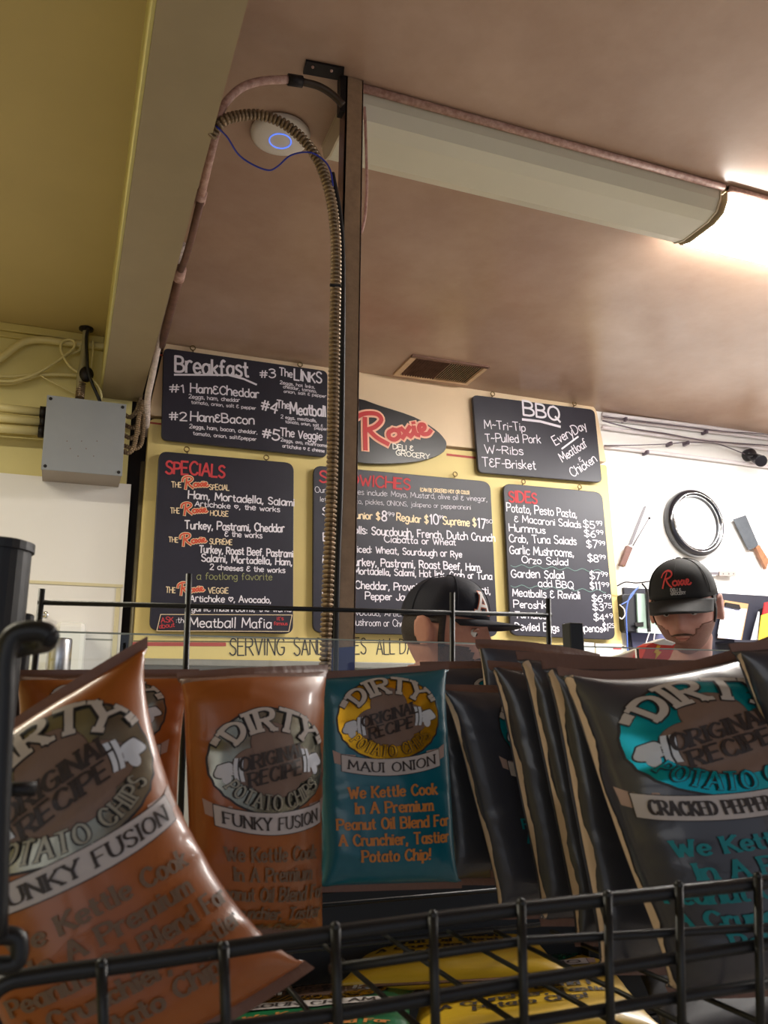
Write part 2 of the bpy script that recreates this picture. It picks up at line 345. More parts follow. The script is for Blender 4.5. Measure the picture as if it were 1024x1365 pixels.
for t, a, b, h in (("SERVING", (306, 873), (379, 873), 23), ("SANDWICHES", (392, 873), (488, 872), 22), ("ALL", (502, 872), (526, 872), 20), ("DAY", (533, 872), (562, 872), 20)):
    mb = MB(); text_on(mb, t, a, b, h, PY-.0008, hw=.035, jit=.6); mb.build('lettering', M_ink, lo_)

# ------------------------------------------------------------------ chalkboards
M_slate = mat('black_chalkboard', (43, 41, 54), .42, var=.25, vs_=3, c2=(34, 32, 43))
M_chalk = mat('white_chalk_marker', (226, 220, 230), .7)
M_chred = mat('red_chalk_marker', (196, 62, 68), .7)
M_chcream = mat('cream_paint_marker', (238, 214, 178), .7)
M_chol = mat('olive_chalk_marker', (150, 150, 104), .7)
M_grn = mat('faint_green_chalk', (104, 132, 126), .8)
M_brass = mat('dull_brass', (120, 98, 60), .35, .8)
BY = WALL-.085
TY = BY-.0012
def hook(px, py, parent):
    c = oY(px, py, BY+.012); mb = MB()
    ring = [c+np.array([.011*math.cos(t), 0, .011*math.sin(t)+.004]) for t in np.linspace(0, 2*PI, 14)]
    mb.tube(ring, .0028, 6, cap=False); mb.tube([c+np.array([0, 0, -.006]), c+np.array([.006, .022, -.006])], .0026, 6)
    mb.build('hook', M_brass, parent, smooth=True)
def roxie(mb_in, mb_out, p0, p1, h, Y, hw=.06, ow=.115, both=True):
    """brush script word painted in red over a pale outline"""
    S = [[(.02, .62), (.06, .86), (.20, .98), (.36, .92), (.40, .74), (.30, .58), (.17, .53)], [(.20, .86), (.15, .45), (.10, .02)], [(.20, .54), (.28, .28), (.40, .05)],
         [(.52, .42), (.45, .36), (.44, .22), (.50, .14), (.57, .22), (.57, .36), (.51, .42)], [(.57, .38), (.62, .40)], [(.62, .42), (.66, .28), (.72, .14)], [(.74, .42), (.67, .28), (.60, .14)],
         [(.72, .16), (.77, .26), (.79, .40), (.79, .20), (.83, .14)], [(.80, .50), (.80, .52)], [(.85, .24), (.92, .30), (.93, .40), (.88, .42), (.85, .30), (.88, .16), (.95, .14), (1, .22)]]
    a = oY(*p0, Y); b = oY(*p1, Y); u = b-a; L = np.linalg.norm(u); u /= L; v = np.array([-u[2], 0, u[0]])
    H = np.linalg.norm(oY(p0[0], p0[1]-h, Y)-a)
    for s in S:
        pl = [tuple(q) for q in smoothpath([np.array((x*L, y*H)) for x, y in s], 4)] if len(s) > 2 else [(x*L, y*H) for x, y in s]
        ribbon(mb_out, pl, ow*H, lambda Q: [a+u*q[0]+v*q[1] for q in Q])
        ribbon(mb_in, pl, hw*H, lambda Q: [a+u*q[0]+v*q[1]+np.array([0, -.0022, 0]) for q in Q])
def menu(parent, ox, oy, sc, M, lines, hw=.062):
    for ln in lines:
        t, x0, y0, x1, y1, h = ln[:6]; k = ln[6] if len(ln) > 6 else hw
        mb = MB(); text_on(mb, t, (ox+x0/sc, oy+y0/sc), (ox+x1/sc, oy+y1/sc), h/sc*(.82 if h < 36 else .92), TY, hw=k)
        mb.build('lettering', M, parent)
def pxline(ox, oy, sc, pts, hw, M, parent, nm='underline'):
    mb = MB(); line_on(mb, [(ox+x/sc, oy+y/sc) for x, y in pts], hw/sc, TY); mb.build(nm, M, parent)
# breakfast
B1 = board('menu_board', [(218, 463.5), (437, 494.5), (436, 609.5), (215, 586)], 8, BY, .018, M_slate, 'black chalkboard with white lettering headed Breakfast at the upper left', 'menu board')
hook(257, 465, B1); hook(400, 487, B1)
o = (190, 440, 3.938)
menu(B1, *o, M_chalk, [("Breakfast", 172, 218, 555, 248, 92, .07)])
pxline(*o, [(168, 234), (450, 236), (530, 256), (598, 286)], 5, M_chalk, B1)
menu(B1, *o, M_chalk, [("#1", 142, 325, 222, 328, 46), ("Ham&Cheddar", 252, 325, 612, 356, 50), ("#2", 142, 472, 232, 476, 48), ("Ham&Bacon", 252, 475, 585, 496, 50),
    ("#3", 617, 248, 698, 252, 46), ("The", 718, 238, 786, 248, 42), ("LINKS", 797, 262, 940, 280, 58), ("#4", 620, 415, 702, 440, 58), ("The", 706, 408, 770, 416, 44), ("Meatball", 776, 440, 962, 456, 62),
    ("#5", 627, 560, 716, 580, 58), ("The Veggie", 724, 556, 942, 580, 46)], .075)
menu(B1, *o, M_chalk, [("2eggs, ham, cheddar", 243, 358, 510, 378, 24), ("tomato, onion, salt & pepper", 257, 386, 595, 418, 21), ("2eggs, ham, bacon, cheddar,", 246, 514, 603, 546, 24), ("tomato, onion, salt&pepper", 266, 550, 597, 582, 22),
    ("2eggs, hot links,", 721, 283, 905, 308, 20), ("cheddar, tomato,", 738, 304, 915, 330, 19), ("onion, salt & pepper", 742, 328, 964, 355, 19), ("2 eggs, meatballs,", 726, 463, 915, 484, 21), ("tomato, onion, salt &", 751, 488, 946, 510, 19),
    ("pepper", 903, 520, 970, 528, 18), ("2eggs, avo, mushrooms,", 726, 584, 972, 616, 21), ("artichoke * & cheese", 735, 616, 955, 643, 22)], .085)
# specials
B2 = board('menu_board', [(212, 601), (392, 617), (391, 845), (199, 840)], 12, BY, .018, M_slate, 'black chalkboard headed SPECIALS in red, below the breakfast board', 'menu board')
hook(249, 600, B2); hook(355, 611, B2)
o = (190, 590, 3.938)
menu(B2, *o, M_chred, [("SPECIALS", 122, 160, 430, 182, 68, .085)])
cr = [("THE", 152, 234, 203, 236, 34), ("SPECIAL", 352, 247, 455, 251, 34), ("THE", 147, 371, 194, 372, 34), ("HOUSE", 356, 383, 450, 388, 34), ("THE", 137, 522, 186, 524, 34), ("SUPREME", 352, 532, 470, 537, 34), ("THE", 122, 787, 172, 789, 34), ("VEGGIE", 346, 790, 450, 792, 34)]
menu(B2, *o, M_chcream, cr, .075)
M_ro = mat('orange_red_script', (214, 84, 60), .6)
for (x0, y0, x1, y1) in ((212, 246, 348, 238), (206, 384, 342, 374), (200, 546, 338, 530), (188, 804, 326, 786)):
    a_, b_ = MB(), MB(); roxie(a_, b_, (190+x0/3.938, 590+y0/3.938), (190+x1/3.938, 590+y1/3.938), 17, TY)
    q = b_.build('logo_outline', M_chcream, B2); a_.build('logo_word', M_ro, q)
menu(B2, *o, M_chalk, [("Ham, Mortadella, Salami", 240, 292, 796, 334, 42), ("Artichoke *, the works", 275, 334, 720, 364, 34), ("Turkey, Pastrami, Cheddar", 222, 452, 745, 470, 44), ("& the works", 432, 492, 628, 502, 34),
    ("Turkey, Roast Beef, Pastrami", 298, 578, 790, 602, 42), ("Salami, Mortadella, Ham,", 310, 624, 785, 645, 40), ("2 cheeses & the works", 354, 666, 748, 684, 34), ("Artichoke *, Avocado,", 248, 834, 675, 842, 36), ("garlic mushrooms, the works", 258, 886, 780, 888, 34)], .085)
menu(B2, *o, M_chol, [("a footlong favorite", 284, 718, 680, 722, 38)], .05)
menu(B2, *o, M_chalk, [("Meatball Mafia", 248, 968, 675, 974, 56)], .06)
menu(B2, *o, M_chalk, [(":the", 176, 945, 232, 948, 34)], .06)
menu(B2, *o, M_chred, [("ASK", 98, 944, 162, 942, 32), ("about", 88, 976, 168, 966, 28), ("it's", 706, 932, 740, 932, 24), ("famous", 690, 958, 760, 958, 22)], .08)
pxline(*o, [(95, 902), (785, 905), (768, 991), (75, 988), (95, 902)], 1.6, M_chcream, B2, 'ruled_box')
# logo sign
sg = [(447, 545), (455, 534), (479, 531.5), (505, 540), (552, 555.5), (580, 572), (592, 584), (595.5, 592), (592, 602), (577, 610), (552, 616), (512, 618.5), (479, 616.5), (455, 606), (446, 575)]
SG = tag(MB().prism([oY(p[0], p[1], BY+.005) for p in smoothpath([np.array(q, float) for q in sg], 3)], (0, .02, 0)).build('shop_sign', mat('black_sign_enamel', (24, 20, 22), .3), bevel=.002), 'black leaf shaped sign with the red script shop name beside the post', 'sign')
a_, b_ = MB(), MB(); roxie(a_, b_, (477, 602), (577, 584), 48, BY+.0038, .062, .115)
q = b_.build('logo_outline', mat('pale_pink_outline', (246, 190, 160), .5), SG); a_.build('logo_word', mat('crimson_script', (196, 48, 48), .45), q)
mb = MB(); text_on(mb, "DELI &", (524, 598.5), (551, 601), 6.5, BY+.0035, hw=.1); mb.build('lettering', mat('sign_white', (240, 235, 225), .5), SG); mb = MB(); text_on(mb, "GROCERY", (528, 606.5), (573, 612), 6.5, BY+.0035, hw=.1); mb.build('lettering', mat('sign_white', (240, 235, 225), .5), SG)
# sandwiches
B3 = board('menu_board', [(418, 620), (654, 642), (664, 849), (417, 843)], 12, BY, .018, M_slate, 'black chalkboard with red SANDWICHES heading, partly behind the metal post', 'menu board')
hook(607, 633, B3); hook(447, 618, B3)
o = (410, 600, 3.938)
menu(B3, *o, M_chred, [("SANDWICHES", 64, 165, 538, 208, 62, .08)])
menu(B3, *o, M_chcream, [("(CAN BE ORDERED HOT OR COLD)", 592, 217, 850, 232, 22)], .1)
menu(B3, *o, M_chalk, [("Our Sandwiches include: Mayo, Mustard, olive oil & vinegar,", 40, 222, 944, 270, 34), ("lettuce, tomato, pickles, ONIONS, jalapeno or pepperoncini", 66, 270, 858, 313, 30)], .045)
menu(B3, *o, M_chcream, [("Junior $", 230, 358, 380, 366, 42), ("Regular $", 468, 370, 633, 384, 42), ("Supreme $", 712, 388, 885, 402, 42)], .085)
menu(B3, *o, M_chalk, [("Sizes", 78, 342, 200, 352, 42), ("8", 390, 372, 414, 374, 54), ("99", 420, 346, 456, 348, 24), ("10", 643, 386, 688, 390, 52), ("99", 690, 360, 712, 362, 22), ("17", 893, 408, 934, 412, 52), ("50", 938, 382, 970, 385, 22),
    ("Bread", 82, 475, 190, 480, 46), ("Meat", 80, 592, 180, 595, 44), ("Cheese", 78, 765, 190, 765, 42), ("Extra", 80, 868, 180, 868, 40),
    ("Rolls: Sourdough, French, Dutch Crunch", 215, 436, 984, 480, 44), ("Ciabatta or Wheat", 404, 484, 778, 500, 36), ("Sliced: Wheat, Sourdough or Rye", 226, 534, 810, 564, 38),
    ("Turkey, Pastrami, Roast Beef, Ham,", 216, 604, 916, 634, 44), ("Mortadella, Salami, Hot link, Crab or Tuna", 246, 650, 968, 680, 38), ("Cheddar, Provolone, Swiss, Havarti,", 250, 726, 960, 756, 42), ("Pepper Jack", 303, 784, 556, 790, 40)], .078)
menu(B3, *o, M_chalk, [("Avocado, Artichoke hearts,", 225, 866, 700, 880, 34), ("mushroom or Cheese $1", 226, 920, 600, 930, 38)], .045)
# BBQ
B4 = board('menu_board', [(630, 526), (793, 546), (803, 643.5), (638, 630)], 7, BY, .018, M_slate, 'black chalkboard headed BBQ at the upper right of the panels', 'menu board')
hook(657, 526, B4); hook(766, 539, B4)
o = (620, 500, 3.69)
menu(B4, *o, M_chalk, [("BBQ", 288, 196, 466, 222, 72, .075)])
pxline(*o, [(283, 218), (370, 228), (468, 254)], 6, M_chalk, B4)
menu(B4, *o, M_chalk, [("M~Tri-Tip", 97, 262, 297, 276, 42), ("T~Pulled Pork", 102, 328, 373, 336, 42), ("W~Ribs", 98, 384, 287, 393, 42), ("T&F-Brisket", 86, 450, 348, 464, 46), ("EveryDay", 446, 345, 600, 262, 46), ("Meatloaf", 480, 428, 604, 350, 44), ("&", 566, 428, 580, 418, 26), ("Chicken", 532, 504, 650, 424, 46)], .058)
pxline(*o, [(476, 363), (556, 303)], 4, M_chalk, B4)
# sides
B5 = board('menu_board', [(671, 644), (803, 656), (821, 853), (681, 847)], 11, BY, .018, M_slate, 'black chalkboard headed SIDES with prices down its right edge', 'menu board')
hook(698, 643, B5); hook(773, 650, B5)
menu(B5, *o, M_chred, [("SIDES", 218, 624, 354, 631, 56, .085)])
menu(B5, *o, M_chalk, [("Potato, Pesto Pasta,", 205, 670, 550, 702, 42), ("& Macaroni Salads", 244, 722, 570, 752, 36), ("Hummus", 218, 768, 395, 780, 38), ("Crab, Tuna Salads", 218, 820, 548, 834, 40), ("Garlic Mushrooms,", 220, 878, 536, 894, 42), ("Orzo Salad", 280, 924, 507, 936, 36),
    ("Garden Salad", 228, 994, 487, 1001, 42), ("add BBQ", 360, 1040, 533, 1050, 36), ("Meatballs & Ravioli", 235, 1088, 567, 1102, 40), ("Peroshki", 240, 1144, 410, 1150, 38), ("Tamales", 246, 1194, 400, 1200, 36), ("Deviled Eggs & Jalapenos", 246, 1256, 676, 1264, 40),
    ("$5", 582, 750, 638, 755, 40), ("99", 643, 739, 676, 741, 26), ("$6", 588, 796, 642, 799, 40), ("99", 646, 784, 680, 786, 26), ("$7", 598, 848, 652, 851, 40), ("99", 656, 836, 689, 838, 26), ("$8", 604, 916, 656, 919, 40), ("99", 659, 904, 691, 906, 26),
    ("$7", 614, 1004, 664, 1006, 40), ("99", 668, 990, 701, 992, 26), ("$11", 616, 1053, 668, 1056, 40), ("99", 672, 1040, 708, 1042, 26), ("$6", 623, 1114, 676, 1117, 40), ("99", 680, 1100, 717, 1102, 26), ("$3", 628, 1156, 681, 1160, 38), ("75", 684, 1145, 722, 1146, 26), ("$4", 633, 1206, 686, 1210, 38), ("49", 689, 1194, 725, 1196, 26), ("$1", 678, 1256, 705, 1260, 40), ("25", 708, 1242, 733, 1244, 24)], .07)
for ya, yb in ((936, 966), (1036, 1064)):
    pts = [(225+i*13, ya+(yb-ya)*i/36+7*math.sin(i*1.1)) for i in range(37)]
    pxline(*o, pts, 1.6, M_grn, B5, 'wavy_rule')

# ------------------------------------------------------------------ CEILING THINGS
M_rust = mat('rusty_primer_steel', (122, 88, 74), .5, .3, var=.35, vs_=30, bump=.2, bs=200)
M_post = mat('brown_post_paint', (168, 140, 112), .42, .2, var=.25, vs_=40, bump=.15, bs=150)
M_blk = mat('black_iron', (26, 20, 20), .5, .3)
M_pink = mat('dusty_pink_paint', (206, 172, 160), .55, var=.3, vs_=60, bump=.3, bs=150, c2=(160, 120, 108))
# post: steel angle from bracket to the counter
PT = oZ(470, 104, CEIL-.003); PYp = float(PT[1])
def pst(x, y): return oY(x, y, PYp)
t0a, t0b = pst(461, 106), pst(485, 109); b0a, b0b = pst(441, 890), pst(473, 890)
post = thing('metal_post', 'tall brown painted steel post between the ceiling and the counter', 'post', (float(b0a[0]), PYp, 0))
def ext(a, b, z): return a+(b-a)*((z-a[2])/(b[2]-a[2]))
ta, tb = ext(t0a, b0a, CEIL-.001), ext(t0b, b0b, CEIL-.001); ba, bb = ext(t0a, b0a, 0.0), ext(t0b, b0b, 0.0)
d = np.array([0, .045, 0]); th = np.array([0, .006, 0]); tx = np.array([.005, 0, 0])
MB().hexa([ba, bb, bb+th, ba+th, ta, tb, tb+th, ta+th]).build('front_flange', M_post, post, bevel=.001)
MB().hexa([bb-tx, bb, bb+d, bb-tx+d, tb-tx, tb, tb+d, tb-tx+d]).build('side_flange', M_pink, post, bevel=.001)
MB().hexa([ba, ba+tx*1.4, ba+tx*1.4+d, ba+d, ta, ta+tx*1.4, ta+tx*1.4+d, ta+d]).build('side_flange', M_rust, post, bevel=.001)
br = [oZ(x, y, CEIL-.001) for x, y in ((408, 79), (459, 89), (458, 106), (404, 96))]
MB().hexa([p-np.array([0, 0, .006]) for p in br]+br).build('ceiling_bracket', M_blk, post)
for x, y in ((417, 89), (442, 94)):
    MB().lathe(oZ(x, y, CEIL-.0075), (0, 0, -1), [(.004, 0), (.0035, .003), (.001, .004)], 10).build('bolt', M_pink, post)
ea, eb = pst(454, 92), pst(462, 92); ea[2] = eb[2] = CEIL-.002; dn = np.array([0, 0, .11])
MB().hexa([ea-dn, eb-dn, eb-dn+d*.6, ea-dn+d*.6, ea, eb, eb+d*.6, ea+d*.6]).build('bracket_leg', M_blk, post)
# blue patch on the post
mb = MB(); q = [pst(442, 864), pst(472, 862), pst(472, 895), pst(442, 895)]; f_ = np.array([0, -.002, 0])
mb.hexa([q[3]+f_, q[2]+f_, q[2], q[3], q[0]+f_, q[1]+f_, q[1], q[0]]); lab = mb.build('blue_patch', mat('blue_patch_colour', (58, 70, 128), .5), post); lab['label'] = 'blue patch on the post'
# flexible armoured conduit
def corr(pts, r, pitch=.0105, n=12, amp=.2):
    P = smoothpath(pts, 12); Q = [P[0]]; L = 0
    seg = [np.linalg.norm(P[i+1]-P[i]) for i in range(len(P)-1)]; cum = np.concatenate([[0], np.cumsum(seg)])
    k = int(cum[-1]/pitch*4); T = np.linspace(0, cum[-1], k); A = np.array(P)
    X = np.stack([np.interp(T, cum, A[:, i]) for i in range(3)], 1)
    rr = [r*(1+(-1.3*amp, .6*amp, amp, .6*amp)[i % 4]) for i in range(k)]
    return MB().tube(list(X), rr, n)
M_flex = mat('tarnished_flex_steel', (150, 128, 102), .35, .6, var=.4, vs_=30)
FY = PYp-.02
fl = [oY(284, 172, FY)+np.array([0, .03, 0]), oY(296, 162, FY), oY(322, 154, FY), oY(350, 154, FY), oY(380, 166, FY), oY(408, 190, FY), (oY(428, 222, FY)), oY(440, 260, FY), oY(446, 300, FY), oY(448, 345, FY), oY(446, 450, FY), oY(443, 620, FY), oY(438, 760, FY), oY(433, 890, FY), oY(431, 960, FY), oY(425, 1130, FY), oY(425, 1130, FY)*[1, 1, .0]+[0, 0, .04]]
tag(corr(fl, .0115).build('flexible_conduit', M_flex, smooth=False), 'ribbed flexible steel conduit arching from the beam down beside the post', 'conduit')
f2 = [p+np.array([.018, .012, 0]) for p in [oY(436, 225, FY), oY(447, 290, FY), oY(450, 380, FY), oY(447, 620, FY), oY(442, 760, FY), oY(437, 960, FY), oY(431, 1130, FY), oY(431, 1130, FY)*[1, 1, .0]+[0, 0, .04]]]
tag(MB().tube(smoothpath(f2), .006, 10).build('black_cable', mat('black_cable_rubber', (24, 22, 24), .5), smooth=True), 'thin black cable running between the ribbed conduit and the post', 'cable')
cst = thing('cable_tie', 'dark strap binding the ribbed conduit to the post', 'strap', oY(444, 383, FY))
MB().tube([oY(438, 383, FY)+np.array([0, -.012, 0]), oY(452, 384, FY)+np.array([0, -.012, 0])], .004, 8).build('strap', M_blk, cst)
# blue wire
bw = [oY(288, 168, FY), oY(303, 183, FY), oY(318, 206, FY), oY(338, 220, FY), oY(358, 227, FY), oY(370, 222, FY), oY(388, 207, FY), oY(412, 203, FY-.015), oY(430, 212, FY-.015), oY(440, 226, FY-.015), oY(444, 248, FY-.01)]
tag(MB().tube(smoothpath(bw), .0022, 8).build('blue_wire', mat('blue_wire_plastic', (38, 48, 150), .35), smooth=True), 'thin blue wire looping from the beam to the ribbed conduit', 'wire')
# rigid pink painted conduit over the access point
rc = thing('rigid_conduit', 'dusty pink conduit curving under the ceiling into the bracket', 'conduit', oY(390, 107, PYp))
c1 = [oY(291, 158, FY), oY(300, 138, FY), oY(322, 117, FY), oY(350, 108, FY), oY(384, 106, FY)]
MB().tube(smoothpath(c1), .010, 12).build('pipe', M_pink, rc, smooth=True)
MB().tube([oY(384, 106, FY), oY(403, 109, FY)], .0145, 12).build('coupling', M_blk, rc, smooth=True)
MB().tube(smoothpath([oY(403, 109, FY), oY(425, 115, FY), oY(443, 126, FY), oY(457, 140, FY)]), .0095, 12).build('pipe', mat('dark_pipe', (66, 54, 44), .4, .4), rc, smooth=True)
# conduits along the beam's edge
bx = .258
pc = thing('beam_conduit', 'pink and brown conduit run along the right edge of the beam', 'conduit', oX(240, 330, bx))
MB().tube([oX(x, y, bx) for x, y in ((289, 172), (277, 222), (269, 258))], .011, 12).build('pipe', M_pink, pc, smooth=True)
MB().tube([oX(269, 256, bx), oX(266, 270, bx)], .016, 12).build('coupling', M_pink, pc, smooth=True)
MB().tube([oX(x, y, bx) for x, y in ((267, 270), (255, 318), (247, 345), (241, 360))], .011, 12).build('pipe', M_rust, pc, smooth=True)
MB().tube([oX(x, y, bx+.004) for x, y in ((241, 360), (228, 410), (215, 460))], .016, 12).build('pipe', M_rust, pc, smooth=True)
MB().tube([oX(241, 358, bx), oX(238, 372, bx)], .019, 12).build('coupling', M_pink, pc, smooth=True)
pk = thing('armoured_cable', 'white painted armoured cable drooping from the beam to the grey box', 'cable', oX(190, 520, .24))
corr([oX(243, 325, .25), oX(229, 385, .25), oX(214, 445, .25), oX(203, 500, .25), oX(197, 530, .25), oX(196, 560, .26), oX(191, 590, .27), oX(180, 606, .262), oX(166, 611, .25)], .012, pitch=.009, amp=.12).build('sheath', mat('chalky_white_paint', (222, 205, 196), .5, var=.3, vs_=50), pk)
for k, (yy, dx) in enumerate(((552, 0), (566, 4), (580, 2), (594, 6), (600, -4))):
    tag(corr([oY(165, yy, 3.555-.03*k), oY(174+dx, yy+4, 3.55-.03*k), oY(183+dx, yy-6, 3.55-.03*k), oY(188+dx*.5, yy-26-6*k, 3.555-.03*k)], .009, pitch=.009, amp=.14).build('armoured_loop', M_flex), ['uppermost', 'second', 'third', 'fourth', 'lowest'][k]+' ribbed steel loop at the right side of the grey junction box', 'conduit', 'armoured cable loops at the junction box')
tag(MB().tube(smoothpath([oX(257, 262, .262), oX(250, 290, .262), oX(237, 350, .262), oX(226, 400, .262), oX(219, 440, .262), oX(204, 490, .25)]), .0026, 6).build('blue_wire', MATS['blue_wire_plastic'], smooth=True), 'thin blue wire hanging down the side of the beam conduit', 'wire')
# white wire beside the post
tag(MB().tube(smoothpath([oY(484, 110, FY+.06), oY(487, 160, FY+.06), oY(489, 240, FY+.06), oY(487, 285, FY+.06), oY(482, 310, FY+.06)]), .004, 8).build('white_cable', M_pink, smooth=True), 'pale cable bowed out behind the right side of the post', 'cable')

# access point
ap = thing('access_point', 'round white ceiling access point with a blue light ring', 'access point', oZ(374, 178, CEIL))
c = oZ(374, 176, CEIL)
MB().lathe(c, (0, 0, -1), [(.080, 0), (.085, .006), (.083, .016), (.072, .024), (.045, .029), (.001, .03)], 48).build('housing', mat('ap_white', (214, 206, 196), .4), ap, smooth=True)
MB().tube([c+np.array([.031*math.cos(t), .031*math.sin(t), -.0305]) for t in np.linspace(0, 2*PI, 33)], .0016, 6, cap=False).build('light_ring', mat('blue_led', (90, 130, 255), .4, emit=.8), ap)
# smoke-stained round head near
# ------------------------------------------------------------------ light fixtures
M_fix = mat('aged_fixture_enamel', (196, 180, 150), .4, var=.12, vs_=4)
M_lens = mat('unlit_acrylic_lens', (205, 200, 180), .35, var=.06, vs_=3)
M_lamp = mat('lit_tube_lens', (255, 250, 242), .4, emit=LAMP_E)
fy0 = float(oZ(800, 200, CEIL)[1]); fy1 = fy0+.27
fx0 = float(oZ(450, 160, CEIL-.03)[0]); fx1 = float(oZ(972, 248, CEIL-.02)[0]); fx2 = fx1+1.22
def fixture(x0, x1, lensM, label, lit):
    t = thing('ceiling_light', label, 'ceiling light', (x0, fy0, CEIL))
    pr = [(fy0, CEIL), (fy0, CEIL-.012), (fy1, CEIL-.012), (fy1, CEIL)]
    MB().prism([(x0, y, z) for y, z in pr], (x1-x0, 0, 0)).build('housing', M_fix, t)
    z0 = CEIL-.012; lens = [(fy0+.012, z0), (fy0+.018, z0-.03), (fy0+.04, z0-.062), (fy0+.08, z0-.075), (fy1-.08, z0-.075), (fy1-.04, z0-.062), (fy1-.018, z0-.03), (fy1-.012, z0)]
    MB().prism([(x0+.006, y, z) for y, z in lens], (x1-x0-.012, 0, 0)).build('lens', lensM, t)
    MB().tube([(x0, fy0+.002, CEIL-.010), (x1, fy0+.002, CEIL-.010)], .011, 8).build('edge_rail', M_pink, t, smooth=True)
    for xx in (x0, x1-.006):
        MB().prism([(xx, y+(.003 if y > (fy0+fy1)/2 else -.003), z-.002) for y, z in lens], (.006, 0, 0)).build('end_cap', M_fix, t)
    return t
fixture(fx0, fx1, M_lens, 'long unlit fluorescent ceiling fixture with aged cream lens', False)
fixture(fx1+.02, fx2, M_lamp, 'glaring lit fluorescent ceiling fixture at the right edge', True)

# ceiling vent
vt = thing('ceiling_vent', 'rectangular ceiling air vent with dark and beige louvres', 'vent', oZ(588, 492, CEIL))
V4 = [oZ(*p, CEIL) for p in ((524, 498.5), (550, 472), (653, 487.5), (623, 511.5))]
def vq(u, v, z=0): # u along long side
    a = V4[0]*(1-v)+V4[1]*v; b = V4[3]*(1-v)+V4[2]*v; p = a*(1-u)+b*u; return p-np.array([0, 0, z])
def slab(mb, u0, u1, v0, v1, z0, z1): mb.hexa([vq(u0, v0, z1), vq(u1, v0, z1), vq(u1, v1, z1), vq(u0, v1, z1), vq(u0, v0, z0), vq(u1, v0, z0), vq(u1, v1, z0), vq(u0, v1, z0)])
M_vent = mat('beige_vent_paint', (214, 182, 146), .45, var=.2, vs_=30)
for k, (u0, u1, v0, v1) in enumerate(((0, 1, 0, .09), (0, 1, .91, 1), (0, .07, .09, .91), (.95, 1, .09, .91))):
    mb = MB(); slab(mb, u0, u1, v0, v1, 0, .009); mb.build('frame_rail', [M_vent, M_rust, M_vent, M_vent][k], vt)
mb = MB(); slab(mb, .07, .95, .09, .91, 0, .001); mb.build('duct_mouth', mat('black_duct', (10, 8, 8), .8), vt)
for k in range(13):
    u = .09+k*.033; mb = MB(); mb.hexa([vq(u+.012, .09, .012), vq(u+.016, .09, .012), vq(u+.016, .91, .012), vq(u+.012, .91, .012), vq(u, .09, .001), vq(u+.004, .09, .001), vq(u+.004, .91, .001), vq(u, .91, .001)]); mb.build('louvre', M_rust, vt)
for k in range(15):
    u = .52+k*.029; mb = MB(); mb.hexa([vq(u-.012, .09, .012), vq(u-.008, .09, .012), vq(u-.008, .91, .012), vq(u-.012, .91, .012), vq(u+.008, .09, .001), vq(u+.012, .09, .001), vq(u+.012, .91, .001), vq(u+.008, .91, .001)]); mb.build('louvre', M_vent, vt)

# ------------------------------------------------------------------ LEFT WALL: junction box, pipes, cables
jy = 3.40
jb = thing('junction_box', 'square grey steel junction box on the left wall under the beam end', 'electrical box', oY(110, 580, jy))
J = [oY(*p, jy) for p in ((55.5, 625), (162, 634), (167.7, 540), (63.6, 527.5))]
dd = np.array([0, WALL-jy, 0]); M_jb = mat('grey_enamel_box', (142, 145, 150), .4, var=.05, vs_=10, bump=.05, bs=100)
cen = sum(J)/4
MB().hexa([J[0]+[0, .004, 0], J[1]+[0, .004, 0], J[1]+dd, J[0]+dd, J[3]+[0, .004, 0], J[2]+[0, .004, 0], J[2]+dd, J[3]+dd]).build('box_body', mat('box_body_paint', (150, 138, 126), .5), jb)
K = [cen+(p-cen)*1.015 for p in J]; e3 = np.array([0, -.004, 0])
MB().hexa([K[0]+e3, K[1]+e3, K[1]-e3, K[0]-e3, K[3]+e3, K[2]+e3, K[2]-e3, K[3]-e3]).build('cover', M_jb, jb, bevel=.001)
for i in range(4):
    MB().lathe(cen+(J[i]-cen)*.92+[0, -.004, 0], (0, -1, 0), [(.007, 0), (.006, .003), (.002, .004)], 10).build('screw', M_blk, jb)
for i in range(7):
    MB().lathe(oY(88+i*7+random.uniform(-2, 2), 588+20*(i % 3)/2, jy-.004), (0, -1, 0), [(.0022, 0), (.002, .0008)], 8).build('rust_spot', M_rust, jb)
M_ypipe = mat('cream_painted_pipe', (218, 204, 146), .4, bump=.1, bs=60)
for k, (a, b) in enumerate((((-40, 539), (58, 550)), ((-40, 554), (58, 563)), ((-40, 568), (56, 575)))):
    t = thing('wall_pipe', ['upper', 'middle', 'lower'][k]+' of three cream pipes entering the left side of the grey box', 'pipe', oY(*b, 3.5), 'cream pipes into the junction box')
    MB().tube([oY(*a, 3.5), oY(*b, 3.5)], .018, 14).build('pipe', M_ypipe, t, smooth=True)
    MB().tube([oY(b[0]-5, b[1]-.4, 3.5), oY(b[0]+3, b[1]+.4, 3.5)], .026, 14).build('coupling', M_blk, t, smooth=True)
def c8(x, y, Y=3.55): return oY(x/5.69, 420+y/5.69, Y)
def cable(name, pts, r, M, label, cat='cable', Y=3.56, group=None):
    return tag(MB().tube(smoothpath([c8(x, y, Y) for x, y in pts]), r, 10).build(name, M, smooth=True), label, cat, group)
cable('wall_pipe', [(-250, 510), (0, 330), (150, 220), (250, 190), (340, 190), (450, 203), (620, 222), (830, 240)], .016, M_ypipe, 'cream pipe bending up the left wall and along under the ceiling', 'pipe', 3.565)
cable('vertical_conduit', [(655, 96), (645, 230), (625, 380), (608, 480), (600, 640)], .015, mat('greyish_conduit', (160, 152, 120), .4, .2), 'short grey conduit dropping from the ceiling to the grey box', 'conduit', 3.52)
